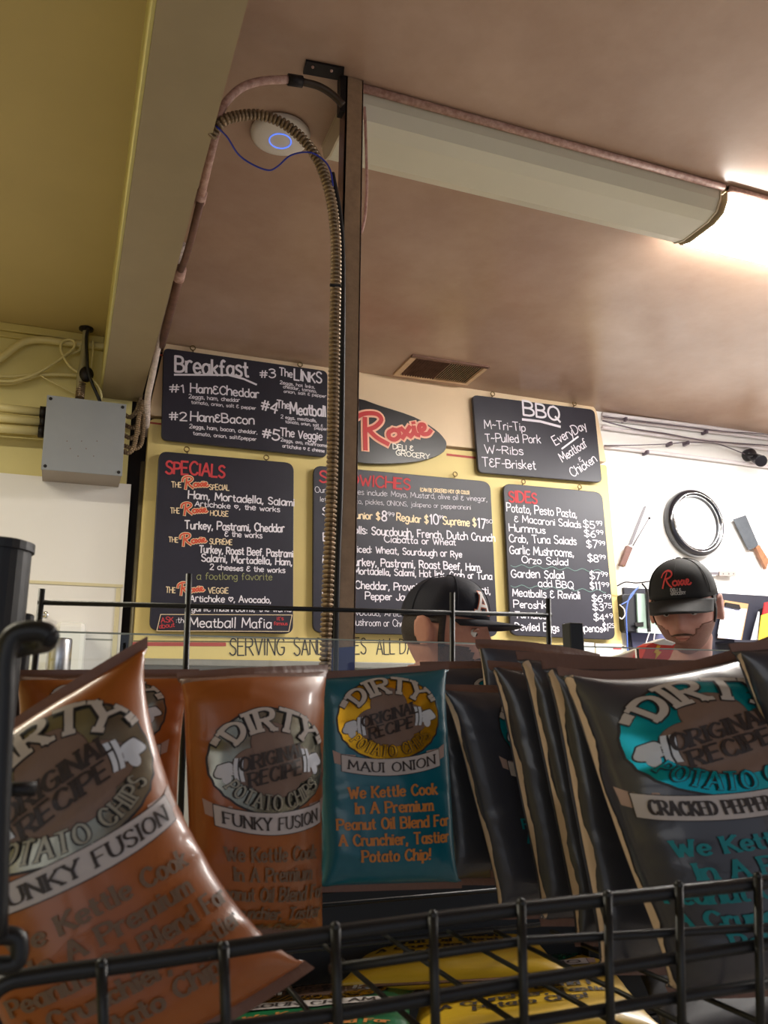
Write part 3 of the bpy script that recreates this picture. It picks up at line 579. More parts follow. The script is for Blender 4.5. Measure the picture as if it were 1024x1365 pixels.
cable('dark_cable', [(668, 100), (655, 180), (660, 300), (668, 420), (700, 520), (735, 600), (760, 660)], .007, MATS['black_cable_rubber'], 'dark cable twisting down beside the short grey conduit', 'cable', 3.49)
cable('cream_cable', [(-200, 480), (0, 500), (120, 495), (260, 450), (400, 372), (500, 300), (560, 250), (565, 205), (530, 185), (480, 200), (460, 240), (480, 310), (530, 390), (600, 440)], .006, M_ypipe, 'cream cable looping around the top of the left wall', 'cable', 3.54)
cable('cream_cable', [(-200, 455), (0, 465), (130, 462), (280, 440), (420, 360), (520, 300), (600, 270), (612, 230)], .006, M_ypipe, 'cream cable running beside the looping one on the left wall', 'cable', 3.56)
cable('cream_cable', [(-200, 500), (0, 518), (110, 512), (220, 480), (300, 455), (450, 452), (600, 458)], .008, M_ypipe, 'thicker cream cable sagging low across the left wall', 'cable', 3.57)
cable('cream_cable', [(300, 455), (380, 500), (470, 545), (560, 592), (640, 610)], .003, M_ypipe, 'thin cream wire slanting down towards the grey box', 'cable', 3.55)
cable('cream_cable', [(705, 195), (706, 260), (695, 360), (690, 450)], .004, M_ypipe, 'short cream wire hanging beside the dark cable', 'cable', 3.52)
cable('cream_cable', [(650, 440), (700, 490), (745, 540), (768, 600), (765, 650)], .005, M_ypipe, 'cream cable curling behind the corner of the grey box', 'cable', 3.50)
tp = thing('cable_bundle', 'dark taped knot of cables above the grey box', 'cable bundle', c8(665, 450, 3.50))
MB().ball(c8(655, 450, 3.51), (.03, .02, .035)).build('tape', M_blk, tp, smooth=True)
corr([c8(620, 510, 3.52), c8(612, 560, 3.52), c8(604, 640, 3.50)], .016, pitch=.01).build('sleeve', M_flex, tp)
cr_ = thing('ceiling_ring', 'small dark ring where the short conduit meets the left ceiling', 'fitting', c8(655, 98, 3.50))
MB().lathe(oZ(655/5.69, 420+100/5.69, CEIL), (0, 0, -1), [(.03, 0), (.03, .008), (.018, .012)], 20).build('flange', M_blk, cr_)

# ------------------------------------------------------------------ RIGHT WALL
def c9(x, y, Y=WALL-.02): return oY(800+x/4.013, 540+y/4.013, Y)
M_wpipe = mat('white_painted_pipe', (226, 218, 222), .4)
M_gcab = mat('grey_cable', (96, 84, 96), .5)
def rcable(name, pts, r, M, label, cat, Y=WALL-.02): return tag(MB().tube(smoothpath([c9(x, y, Y) for x, y in pts]), r, 8).build(name, M, smooth=True), label, cat)
rcable('wall_pipe', [(14, 48), (400, 96), (1100, 186)], .012, M_wpipe, 'uppermost white pipe along the top of the right wall', 'pipe')
rcable('wall_pipe', [(14, 70), (400, 118), (1100, 206)], .010, M_wpipe, 'second white pipe from the ceiling on the right wall', 'pipe')
rcable('wall_pipe', [(14, 120), (400, 172), (700, 208), (1100, 262)], .012, M_wpipe, 'third white pipe from the ceiling on the right wall', 'pipe')
rcable('wall_pipe', [(24, 222), (420, 268), (1100, 356)], .011, M_wpipe, 'lowest white pipe on the right wall above the clock', 'pipe')
rcable('grey_cable', [(14, 84), (180, 126), (350, 152), (560, 190), (760, 206), (1050, 226)], .004, M_gcab, 'dark grey cable crossing the white pipes on the right wall', 'cable', WALL-.045)
rcable('grey_cable', [(24, 216), (200, 214), (360, 208), (480, 198), (620, 206), (700, 232), (775, 262)], .003, M_gcab, 'thin cable leading across the right wall to the security camera', 'cable', WALL-.045)
rcable('grey_cable', [(14, 62), (140, 80), (420, 112), (640, 140), (820, 150), (1050, 176)], .003, M_gcab, 'thin cable tight under the ceiling of the right wall', 'cable', WALL-.045)
for k, (x, y) in enumerate(((125, 82), (365, 212), (455, 208), (555, 148), (240, 258))):
    cl = MB().box(c9(x, y)-[.006, .03, .010], c9(x, y)+[.006, .015, .010]).build('cable_clip', M_gcab); tag(cl, ['dark clip on the second pipe near the menu panel', 'left clip on the cable leading to the security camera', 'right clip on the cable leading to the security camera', 'dark clip on the second pipe above the clock', 'dark clip on the lowest white pipe'][k], 'clip', 'cable clips on the right wall')
# security camera
sc_ = thing('security_camera', 'black two part security camera on the right wall below the pipes', 'camera', c9(800, 280))
M_cb = mat('camera_black', (30, 28, 34), .3)
MB().lathe(c9(782, 272, WALL-.001), (-.1, -1, -.05), [(.034, 0), (.036, .012), (.034, .05), (.024, .058), (.001, .06)], 24).build('mount', M_cb, sc_, smooth=True)
MB().tube([c9(790, 270, WALL-.05), c9(822, 270, WALL-.08)], .010, 10).build('arm', M_cb, sc_)
a = c9(835, 285, WALL-.06); b = c9(868, 302, WALL-.17)
dr = (b-a)/np.linalg.norm(b-a)
MB().lathe(a, dr, [(.02, 0), (.03, .01), (.032, .10), (.034, .118), (.029, .119)], 24).build('barrel', M_cb, sc_, smooth=True)
MB().lathe(a+dr*.112, dr, [(.022, 0), (.021, .005), (.001, .0055)], 20).build('camera_lens', mat('lens_glass_dark', (44, 44, 60), .05), sc_)
# clock
ck = thing('wall_clock', 'large round black rimmed wall clock with a glaring white face', 'clock', oY(925, 698, WALL))
cc = oY(921, 699, WALL); R0 = np.linalg.norm(oY(921, 658, WALL)-oY(921, 742, WALL))/2*1.05
MB().lathe(cc, (0, -1, 0), [(R0*.97, 0), (R0, .02), (R0*.99, .045), (R0*.93, .06), (R0*.82, .062), (R0*.77, .045), (R0*.77, .03)], 72).build('rim', mat('glossy_black_rim', (26, 26, 32), .2, coat=.6), ck, smooth=True)
for rr, hh in ((.86, .0625), (.79, .052)):
    MB().tube([cc+np.array([R0*rr*math.cos(t), -hh, R0*rr*math.sin(t)]) for t in np.linspace(0, 2*PI, 73)], .003, 8, cap=False).build('chrome_ring', mat('chrome', (220, 220, 225), .12, 1), ck, smooth=True)
MB().lathe(cc, (0, -1, 0), [(R0*.775, .030), (R0*.77, .034), (R0*.5, .041), (.001, .044)], 72).build('clock_face', mat('glossy_white_face', (250, 250, 250), .12, coat=1), ck, smooth=True)
# knives: built in the wall plane
def wall_poly(pts, Y, th): return MB().prism([oY(x, y, Y) for x, y in pts], (0, th, 0))
def k9(x, y): return (800+x/4.013, 540+y/4.013)
M_blade = mat('steel_blade', (98, 92, 97), .45, 0, var=.15, vs_=30); M_wood = mat('dark_wood_handle', (104, 58, 44), .45, var=.4, vs_=30)
kn = thing('carving_knife', 'long narrow carving knife with dark wooden handle left of the clock', 'knife', oY(845, 720, WALL-.02))
wall_poly([k9(*p) for p in ((153, 750), (172, 745), (248, 545), (244, 537), (234, 545), (195, 640))], WALL-.03, .004).build('blade', M_blade, kn)
wall_poly(rounded([k9(*p) for p in ((148, 750), (178, 762), (136, 866), (108, 856))], 1.2), WALL-.04, .022).build('handle', M_wood, kn, bevel=.003)
MB().lathe(oY(*k9(125, 858), WALL-.041), (0, -1, 0), [(.004, 0), (.003, .002)], 8).build('rivet', M_brass, kn)
st = thing('sharpening_steel', 'thin pointed sharpening rod beside the carving knife', 'knife', oY(855, 710, WALL-.02))
MB().tube([oY(*k9(176, 752), WALL-.035), oY(*k9(262, 606), WALL-.03)], [.004, .0028], 8).build('rod', M_blade, st, smooth=True)
MB().ball(oY(*k9(264, 605), WALL-.03), .007, 10, 6).build('tip', M_blk, st, smooth=True)
cv = thing('cleaver', 'big grey cleaver with wooden handle right of the clock', 'knife', oY(1000, 720, WALL-.02))
wall_poly([k9(*p) for p in ((714, 610), (780, 588), (848, 745), (832, 762), (797, 775))], WALL-.03, .006).build('blade', mat('dull_cleaver_steel', (84, 88, 94), .4, .6, var=.2, vs_=20), cv)
wall_poly(rounded([k9(*p) for p in ((834, 762), (852, 745), (905, 830), (890, 880))], 1.2), WALL-.038, .02).build('handle', mat('light_wood_handle', (150, 100, 68), .45, var=.4, vs_=30), cv, bevel=.003)
kk = thing('knife_behind_cap', 'knife lying level on the wall behind the black cap, pale riveted handle', 'knife', oY(*k9(680, 900), WALL-.02))
wall_poly([k9(*p) for p in ((330, 884), (640, 893), (640, 908), (340, 900))], WALL-.03, .004).build('blade', M_blade, kk)
wall_poly(rounded([k9(*p) for p in ((640, 888), (730, 888), (728, 916), (640, 914))], 1), WALL-.038, .016).build('handle', mat('pale_handle', (150, 138, 132), .5), kk, bevel=.002)
for x in (660, 690, 715): MB().lathe(oY(*k9(x, 902), WALL-.039), (0, -1, 0), [(.004, 0), (.003, .002)], 8).build('rivet', M_blade, kk)
# dark backing shelf unit with equipment
dk = thing('dark_pinboard', 'black backing board along the right wall holding clipboard and equipment', 'board', oY(930, 830, WALL))
P4 = [(832, 783), (1120, 800), (1125, 1000), (848, 960)]
wall_poly(P4, WALL-.02, .018).build('backboard', mat('near_black_board', (34, 34, 48), .6, var=.2, vs_=6), dk)
wall_poly([(841, 838), (905, 845), (905, 880), (846, 880)], WALL-.026, .006).build('blue_grey_panel', mat('blue_grey_panel', (86, 88, 124), .5), dk)
eq = thing('network_box', 'black router with pale green cover strapped to the black board', 'network box', oY(860, 820, WALL-.05))
wall_poly(rounded([(829, 792), (890, 790), (890, 842), (833, 842)], 4), WALL-.09, .07).build('case', mat('matte_black_case', (26, 26, 34), .5), eq, bevel=.004)
wall_poly([(849, 791), (884, 793), (884, 839), (851, 838)], WALL-.102, .012).build('green_cover', mat('pale_green_cover', (150, 172, 160), .4), eq, bevel=.002)
wall_poly([(850, 838), (890, 838), (890, 845), (851, 843)], WALL-.104, .012).build('cover_lip', mat('pale_lip', (190, 205, 205), .4), eq)
wall_poly([(861, 786), (865, 786), (868, 842), (864, 842)], WALL-.108, .005).build('strap', M_blk, eq)
wall_poly([(846, 830), (858, 829), (858, 835), (848, 835)], WALL-.107, .005).build('tape', M_blk, eq)
M_bc = mat('blue_cable_plastic', (84, 112, 190), .35)
for nm, pts, M, r, lab in (('network_cable', [(852, 782), (840, 795), (835, 815), (836, 850), (838, 900)], M_bc, .004, 'blue network cable dropping left of the router'),
        ('network_cable', [(848, 786), (838, 800), (828, 806)], M_bc, .003, 'short blue network cable bent towards the menu panel'),
        ('white_cable', [(826, 806), (832, 812), (833, 820), (829, 825), (826, 823)], M_wpipe, .003, 'short white cable loop at the edge of the menu panel'),
        ('black_lead', [(823, 781), (834, 776), (850, 777), (872, 774), (890, 772)], M_blk, .004, 'black lead arching over the top of the black board'),
        ('black_lead', [(856, 778), (862, 786), (864, 800), (864, 838)], M_blk, .005, 'black lead hanging over the pale green cover'),
        ('white_cable', [(866, 843), (862, 855), (858, 870)], M_wpipe, .003, 'left white plug lead under the pale green cover'),
        ('white_cable', [(873, 843), (872, 856), (876, 872)], M_wpipe, .003, 'right white plug lead under the pale green cover')):
    tag(MB().tube(smoothpath([oY(x, y, WALL-.12) for x, y in pts]), r, 8).build(nm, M, smooth=True), lab, 'cable')
# clipboard
cbp = thing('clipboard', 'brown clipboard with handwritten white list beside the black cap', 'clipboard', oY(977, 820, WALL-.03))
wall_poly([(966, 800), (998, 805), (989, 853), (957, 851)], WALL-.035, .006).build('board', mat('hardboard_brown', (164, 130, 90), .6), cbp)
wall_poly([(964, 808), (996, 812), (987, 853), (957, 850)], WALL-.038, .002).build('blue_sheet', mat('bluish_paper', (190, 194, 220), .7), cbp)
pp = wall_poly([(963, 811), (979, 813), (972, 848), (957, 845)], WALL-.041, .002).build('list_sheet', mat('white_paper', (240, 240, 242), .7), cbp)
wall_poly([(968, 803), (986, 806), (988, 812), (980, 811), (967, 808)], WALL-.048, .008).build('clip', M_blk, cbp)
mb = MB(); rnd = random.Random(3)
for i in range(9):
    text_on(mb, ''.join(rnd.choice('abcdehilmnorstu') for _ in range(6)) if False else '~-~-~', (962-i*.5, 816+i*3.4), (973-i*.5+rnd.uniform(-2, 2), 817+i*3.4), 2.2, WALL-.0425, hw=.09)
mb.build('handwriting', mat('pen_ink', (60, 60, 80), .6), pp)
# folders
for k, (pts, c_, lab) in enumerate((([(1013, 812), (1024, 808), (1020, 853), (1009, 853)], (24, 24, 28), 'black folder leaning beside the clipboard'), ([(1006, 838), (1012, 815), (1010, 853), (1002, 853)], (190, 190, 196), 'thin pale folder edge beside the clipboard'),
        ([(1020, 803), (1040, 800), (1040, 830), (1016, 826)], (168, 30, 34), 'red folder at the right edge of the frame'), ([(1016, 820), (1042, 812), (1042, 856), (1012, 853)], (214, 176, 50), 'yellow folder at the right edge of the frame'))):
    t = thing('folder', lab, 'folder', oY(pts[3][0], pts[3][1], WALL-.06), 'folders on the right shelf')
    wall_poly(pts, WALL-.06-.012*k, .008).build('cover', mat('folder_%d' % k, c_, .5), t)
    wall_poly([(x+.6, y+.5) for x, y in pts], WALL-.0515-.012*k, .003).build('pages', mat('white_paper', (240, 240, 242), .7), t)
sh = thing('wall_shelf', 'dark ledge under the clipboard and folders', 'shelf', oY(990, 858, WALL))
a = oY(950, 856, WALL); b = oY(1080, 864, WALL)
MB().box((a[0], WALL-.16, a[2]-.012), (b[0], WALL-.02, a[2])).build('ledge', mat('near_black_board', (30, 30, 40), .6), sh)

# white price cards by the lower right of the menu
pcd = thing('price_card', 'white card with a small red mark below the sides board', 'card', oY(812, 866, PY-.03))
wall_poly([(794, 857.5), (829, 858.5), (831, 885), (796, 885)], PY-.012, .010).build('card', mat('white_paper', (240, 240, 242), .7), pcd)
wall_poly([(817, 862), (828, 862.4), (828.4, 866), (817.2, 865.6)], PY-.0135, .0012).build('red_mark', mat('red_print', (200, 70, 74), .6), pcd)
pc2 = thing('price_card', 'white card with faint grey print beside the black rack post', 'card', oY(783, 866, PY-.03))
wall_poly([(770, 855), (792, 856.5), (793, 885), (771, 885)], PY-.012, .010).build('card', mat('white_paper', (240, 240, 242), .7), pc2)
mb = MB(); text_on(mb, "menu", (783, 868), (792, 868.5), 3, PY-.0135, hw=.06); mb.build('print', mat('grey_print', (130, 130, 136), .6), pc2)

# back counter ledge under the panels
zc = oY(300, 883, PY)[2]
bc = thing('back_counter', 'long grey back counter under the menu panels', 'counter', (1.4, 3.4, 0))
MB().box((.22, 3.30, zc-.03), (3.0, PY-.001, zc-.004)).build('counter_top', mat('grey_laminate', (150, 146, 140), .4, var=.15, vs_=20), bc, bevel=.004)
MB().box((.25, 3.34, .08), (2.97, PY-.001, zc-.03)).build('cabinet_body', mat('dull_white_cabinet', (170, 166, 160), .5), bc)
MB().box((.27, 3.38, 0), (2.95, PY-.01, .08)).build('plinth', M_dark, bc)
for k in range(5):
    x = .27+k*.54; mb = MB().box((x, 3.325, .12), (x+.52, 3.34, zc-.06)); q = mb.build('door', mat('dull_white_cabinet', (170, 166, 160), .5), bc, bevel=.003)
    MB().tube([(x+.46, 3.31, .9), (x+.46, 3.31, 1.05)], .006, 8).build('handle', mat('chrome', (220, 220, 225), .12, 1), q)
# towel dispenser and steel canister by the left wall
dy = 3.42
td = thing('towel_dispenser', 'glossy white dispenser on the lower left wall', 'dispenser', oY(95, 870, dy))
def wbox(x0, y0, x1, y1, Ya, Yb):
    a, b = oY(x0, y1, Ya), oY(x1, y0, Ya); return MB().box((a[0], Ya, a[2]), (b[0], Yb, b[2]))
wbox(62, 829, 116, 960, dy, WALL-.013).build('cover', mat('glossy_white_plastic', (238, 236, 232), .15, coat=.5), td, bevel=.02)
wbox(70, 935, 108, 950, dy-.003, dy).build('slot', M_blk, td)
cn = thing('steel_canister', 'brushed steel canister in front of the white dispenser', 'canister', oY(70, 900, 3.0))
c = oY(71, 960, 3.0); top = oY(71, 851, 3.0); R = .5*np.linalg.norm(oY(54, 900, 3.0)-oY(88, 900, 3.0))
MB().lathe((c[0], 3.0, c[2]), (0, 0, 1), [(R, 0), (R, top[2]-c[2]-.006), (R*.94, top[2]-c[2]), (R*.6, top[2]-c[2]+.001)], 40).build('body', mat('brushed_steel', (196, 194, 198), .25, 1), cn, smooth=True)
MB().lathe((c[0], 3.0, c[2]-.01), (0, 0, 1), [(R*1.03, 0), (R*1.03, .012)], 40).build('base_ring', M_blk, cn)
# counter that carries the canister
lc = thing('side_counter', 'pale counter at the left end behind the rack', 'counter', (-.6, 3.1, 0))
MB().box((-1.4, 2.85, c[2]-.05), (xg-.03, WALL-.015, c[2]-.0105)).build('counter_top', MATS['grey_laminate'], lc, bevel=.003)
MB().box((-1.38, 2.9, 0), (xg-.05, WALL-.015, c[2]-.05)).build('cabinet_body', MATS['dull_white_cabinet'], lc)
tagk = thing('wall_hook', 'small metal hook on the left wall near the rack rail', 'hook', oY(58, 818, 3.56))
MB().tube(smoothpath([oY(56, 816, WALL-.013), oY(58, 817, 3.55), oY(62, 817, 3.54), oY(62, 822, 3.54), oY(57, 822, 3.55)]), .006, 8).build('hook', MATS['chrome'], tagk, smooth=True)
#__PART2__
# ================================================================== CRISP PACKETS
def sim_bag(seed, nx=44, ny=70, asp=1.62, push=.0011, steps=170, crumple=.006):
    """a film pillow, sealed flat at head and foot, blown up a little: gives the packets their real creases"""
    R = np.random.RandomState(seed)
    u = np.linspace(-.5, .5, nx+1); v = np.linspace(0, asp, ny+1)
    P = np.zeros((ny+1, nx+1, 3)); P[..., 0] = u[None, :]; P[..., 1] = v[:, None]
    z = np.zeros((ny+1, nx+1))
    for _ in range(26):
        cx, cy = R.uniform(-.5, .5), R.uniform(0, asp); s = R.uniform(.04, .16); a = R.uniform(0, PI); k = R.uniform(1, 4)
        X = (P[..., 0]-cx)*math.cos(a)+(P[..., 1]-cy)*math.sin(a); Yy = -(P[..., 0]-cx)*math.sin(a)+(P[..., 1]-cy)*math.cos(a)
        z += R.uniform(-1, 1)*crumple*np.exp(-(X/s)**2-(Yy/(s*k))**2)
    bump = np.sin(PI*(u[None, :]+.5))*np.sin(PI*v[:, None]/asp)
    P[..., 2] = .02*bump+z*np.sqrt(np.clip(bump, 0, 1))
    hx, hy = 1/nx, asp/ny; hd = math.hypot(hx, hy)
    def con(A, B, L, st=1.0, comp=.35):
        d = B-A; l = np.linalg.norm(d, axis=-1, keepdims=True)+1e-9; c = (l-L)/l; c = np.where(c > 0, c*st, c*comp); d *= c*.5; A += d; B -= d
    for it in range(steps):
        du = np.zeros_like(P); dv = np.zeros_like(P)
        du[:, 1:-1] = P[:, 2:]-P[:, :-2]; dv[1:-1] = P[2:]-P[:-2]
        n = np.cross(du, dv); n /= np.linalg.norm(n, axis=-1, keepdims=True)+1e-9
        P[2:-2, 1:-1] += n[2:-2, 1:-1]*push*np.sign(n[2:-2, 1:-1, 2:3]+1e-6)
        for k in range(3):
            for s in (0, 1):
                m_ = (nx+1-s)//2*2; con(P[:, s:s+m_:2], P[:, s+1:s+m_:2], hx)
                m_ = (ny+1-s)//2*2; con(P[s:s+m_:2], P[s+1:s+m_:2], hy)
            for s in (0, 1):
                m_ = (ny+1-s)//2*2
                A, B = P[s:s+m_:2], P[s+1:s+m_:2]
                con(A[:, :-1], B[:, 1:], hd, .5, .15); con(A[:, 1:], B[:, :-1], hd, .5, .15)
            P[:, 0, 2] = 0; P[:, -1, 2] = 0
            for r in (slice(0, 3), slice(ny-2, ny+1)):
                P[r, :, 2] *= .1; P[r, :, 0] = u; P[r, :, 1] = P[r, :, 1].mean(axis=1, keepdims=True)
            P[..., 2] = np.maximum(P[..., 2], -.004)
        if it % 14 == 0:
            q = P[..., 2]; P[1:-1, 1:-1, 2] += .12*(q[2:, 1:-1]+q[:-2, 1:-1]+q[1:-1, 2:]+q[1:-1, :-2]-4*q[1:-1, 1:-1])
    env = np.clip(bump*1.6, 0, 1)**.6; add = np.zeros_like(z); XX, YY = P[..., 0], P[..., 1]
    for _ in range(46):
        cx, cy = R.uniform(-.5, .5), R.uniform(0, asp); a = R.uniform(0, PI) if _ % 2 else PI/2+R.uniform(-.5, .5); L = R.uniform(.06, .28); sh = R.uniform(.014, .04)
        X = (XX-cx)*math.cos(a)+(YY-cy)*math.sin(a); Yv = -(XX-cx)*math.sin(a)+(YY-cy)*math.cos(a)
        add += R.choice([-1, 1])*R.uniform(.006, .017)*np.exp(-np.sqrt((X/sh)**2+.05))*np.exp(-(Yv/L)**2)
    for e_, sg in ((0, 1), (asp, -1)):
        dd_ = (YY-e_)*sg
        for _ in range(9):
            cx = R.uniform(-.48, .48); wv = R.uniform(.02, .05); add += R.uniform(-.024, .024)*np.exp(-np.abs(XX-cx-(R.uniform(-.6, .6))*dd_)/wv)*np.clip(dd_/.05, 0, 1)*np.exp(-dd_/R.uniform(.08, .25))
    for sg in (-1, 1):
        dd_ = .5-sg*XX
        for _ in range(12):
            cy = R.uniform(.1, asp-.1); wv = R.uniform(.02, .05); add += R.uniform(-.022, .022)*np.exp(-np.abs(YY-cy-R.uniform(-.5, .5)*dd_)/wv)*np.exp(-dd_/R.uniform(.08, .2))
    P[..., 2] = np.maximum(P[..., 2]+add*env, -.002)
    y0, y1 = P[0, 0, 1], P[-1, 0, 1]
    P[..., 1] = (P[..., 1]-y0)/(y1-y0); P[..., 0] += .5
    return P
STEP[0] = .6
SIMS = [sim_bag(11, crumple=.016, push=.0009), sim_bag(5, push=.001, crumple=.022), sim_bag(23, push=.0008, crumple=.024)]
ASP = 1.62
class Packet:
    def __init__(s, name, label, net, film, badge, textM, flavour, sim=0, puff=1.0, group='crisp packets on the wire rack', prn=True, seal_v=.04, smear=None, side=0, sealM=None, flat=1.0, side0=0.0, banner_w=.36, ps=(.84, 0, -.03)):
        s.ps = None
        N = np.array([[oY(*p) for p in row] for row in net]); s.N = N
        W = np.linalg.norm(N[0, 2]-N[0, 0]); s.W = W
        Pm = SIMS[sim]; s.ny, s.nx = Pm.shape[0]-1, Pm.shape[1]-1
        uu = Pm[..., 0]; vv = Pm[..., 1]; zz = Pm[..., 2]*W*puff*flat
        def mid(u, v):
            bu = np.stack([(1-u)**2, 2*u*(1-u), u*u], -1); bv = np.stack([(1-v)**2, 2*v*(1-v), v*v], -1)
            return np.einsum('...i,...j,ijk->...k', bv, bu, N)
        M0 = mid(uu, vv); e = 1e-3; du = mid(uu+e, vv)-mid(uu-e, vv); dv = mid(uu, vv+e)-mid(uu, vv-e)
        n = np.cross(du, dv); n /= np.linalg.norm(n, axis=-1, keepdims=True)
        if (n[..., 2].mean() < 0 if abs(n[..., 2].mean()) > .75 else n[..., 1].mean() > 0): n = -n
        s.Fr = M0+n*zz[..., None]; s.Bk = M0-n*(zz*.85)[..., None]-n*.0008
        g = np.gradient(s.Fr, axis=1); h = np.gradient(s.Fr, axis=0); fn = np.cross(g, h); fn /= np.linalg.norm(fn, axis=-1, keepdims=True)+1e-12
        if (fn*n).sum(-1).mean() < 0: fn = -fn
        s.Nn = fn
        base = M0[-1, s.nx//2]; s.t = thing(name, label, 'snack bag', base, group)
        k = max(2, int(round(seal_v*s.ny))); s.k = k
        mb = MB(); mb.grid(s.Fr[k:s.ny-1]); mb.grid(s.Bk[k:s.ny-1][:, ::-1]); s.film = mb.build('film', film, s.t, smooth=True, fix=False)
        sm = sealM or M_seal
        for rows, nm in ((slice(0, k+1), 'top_seal'), (slice(s.ny-2, s.ny+1), 'bottom_seal')):
            mb = MB(); mb.grid(s.Fr[rows]); mb.grid(s.Bk[rows][:, ::-1]); mb.build(nm, sm, s.t, smooth=True, fix=False)
        if side:
            for ca, cb in ((side0, side0+side),):
                m_ = 60; V = []
                rr = random.Random(sim+int(net[0][0][0]))
                def E(i): return cb*.7+rr.uniform(-.004, .004)+.4*cb*math.sin(i*.13+sim*2)*math.sin(i*.31+net[0][0][0])
                L = [(ca-.5, s.bv(i/m_)) for i in range(3, m_-1)]; R_ = [(E(i)-.5, s.bv(i/m_)) for i in range(3, m_-1)]
                s.strip(L, R_, 3, 1, M_tan, 'side_strip')
        s.badgeM = badge; s.tM = textM; s.flavour = flavour; s.bw = banner_w
        s.ps = ps
        if prn: s.print_all(smear)
    def bv(s, v): return v*ASP
    def S(s, a, b, layer):
        if s.ps: a = a*s.ps[0]+s.ps[1]; b = .41+(b-.41)*s.ps[0]+s.ps[2]
        x = min(max((a+.5)*s.nx, 0), s.nx-1e-6); y = min(max(b/ASP*s.ny, 0), s.ny-1e-6)
        i, j = int(x), int(y); fx, fy = x-i, y-j
        w = ((1-fx)*(1-fy), fx*(1-fy), (1-fx)*fy, fx*fy); F_ = s.Fr; n = s.Nn
        p = F_[j, i]*w[0]+F_[j, i+1]*w[1]+F_[j+1, i]*w[2]+F_[j+1, i+1]*w[3]
        q = n[j, i]*w[0]+n[j, i+1]*w[1]+n[j+1, i]*w[2]+n[j+1, i+1]*w[3]
        return p+q*(.00035+.00022*layer)
    def blob(s, cx, cy, rf, M, nm, layer, rings=9, n=56, parent=None):
        V = [s.S(cx, cy, layer)]; fs = []
        for r in range(1, rings+1):
            for j in range(n):
                t = 2*PI*j/n; x, y = rf(t); V.append(s.S(cx+x*r/rings, cy+y*r/rings, layer))
        for j in range(n): fs.append((0, 1+j, 1+(j+1) % n))
        for r in range(rings-1):
            for j in range(n): fs.append((1+r*n+j, 1+(r+1)*n+j, 1+(r+1)*n+(j+1) % n, 1+r*n+(j+1) % n))
        mb = MB(); mb.add(V, fs); return mb.build(nm, M, s.t if parent is None else parent, smooth=True, fix=False)
    def strip(s, A, B, cuts, layer, M, nm):
        V = []; fs = []
        for a, b in zip(A, B):
            for c in range(cuts+1): f = c/cuts; V.append(s.S(a[0]*(1-f)+b[0]*f, a[1]*(1-f)+b[1]*f, layer))
        for i in range(len(A)-1):
            for c in range(cuts): o = i*(cuts+1)+c; fs.append((o, o+1, o+cuts+2, o+cuts+1))
        mb = MB(); mb.add(V, fs); return mb.build(nm, M, s.t, smooth=True, fix=False)
    def text(s, txt, fn2, hw, M, nm, layer, w=None, serif=1.0, contrast=.55, sp=1.8):
        pls, wd = layout(txt, sp, 0, serif=serif); mb = MB()
        for pl in pls:
            P = [fn2(p[0]/wd, p[1])+tuple(p[2:]) for p in pl]
            ribbon(mb, P, hw, lambda Q: [s.S(q[0], q[1], layer) for q in Q], contrast, maxseg=.02)
        return mb.build(nm, M, s.t, smooth=True, fix=False)
    def print_all(s, smear):
        cy = .41; R = s.bw
        wob = lambda t: 1+.012*math.sin(31*t)
        s.blob(0, cy, lambda t: (.388*wob(t)*math.cos(t), .328*wob(t)*math.sin(t)), M_print_dark, 'badge_edge', 0)
        s.blob(0, cy, lambda t: (.375*wob(t)*math.cos(t), .316*wob(t)*math.sin(t)), s.badgeM, 'badge', 1)
        for x, y, rx, ry in ((0, -.10, .135, .13), (.13, .02, .15, .115), (-.11, .04, .14, .12), (.01, .12, .16, .095)):
            s.blob(x, cy+y, lambda t: ((rx+.004)*math.cos(t), (ry+.004)*math.sin(t)), M_print_brown, 'potato_outline', 2, rings=5, n=32)
        for x, y, rx, ry in ((0, -.10, .135, .13), (.13, .02, .15, .115), (-.11, .04, .14, .12), (.01, .12, .16, .095)):
            s.blob(x, cy+y, lambda t: (rx*(1+.03*math.sin(2*t+x*9))*math.cos(t), ry*math.sin(t)), M_potato, 'potato', 3, rings=5, n=32)
        for sg in (-1, 1):
            x0 = sg*.285; y0 = cy+(.05 if sg < 0 else .0)
            s.blob(x0, y0, lambda t: (.066*(1+.18*math.sin(3*t+.6))*math.cos(t), .056*(1+.22*math.cos(2*t+1))*math.sin(t)), M_print_dark, 'glove_outline', 3, rings=4, n=32)
            s.blob(x0, y0, lambda t: (.058*(1+.18*math.sin(3*t+.6))*math.cos(t), .048*(1+.22*math.cos(2*t+1))*math.sin(t)), M_glove, 'glove', 4, rings=4, n=32)
            s.blob(x0-sg*.005, y0+.048, lambda t: (.026*math.cos(t), .036*math.sin(t)), M_glove, 'glove_thumb', 4, rings=3, n=20)
            for q in (0, 1):
                xx = x0-sg*(.062+.03*q)
                A = [(xx-.012+.008*sg*(1-(i/6-1)**2), y0-.07+i*.14/12) for i in range(13)]; B = [(p[0]+.022, p[1]) for p in A]
                s.strip([(a[0]-.004, a[1]) for a in A], [(b[0]+.004, b[1]) for b in B], 2, 4, M_print_dark, 'cuff_outline'); s.strip(A, B, 2, 5, M_glove, 'cuff')
        def arc(x, y, th0, th1, r0, r1):
            th = math.radians(th0+(th1-th0)*x); return ((r0[0]+(r1[0]-r0[0])*y)*math.cos(th), cy-(r0[1]+(r1[1]-r0[1])*y)*math.sin(th))
        f = lambda x, y: arc(x, y, 158, 22, (.27, .19), (.378, .318))
        s.text('"DIRTY"', f, .026, M_print_dark, 'lettering_outline', 4, serif=1.3, contrast=.45, sp=2.6)
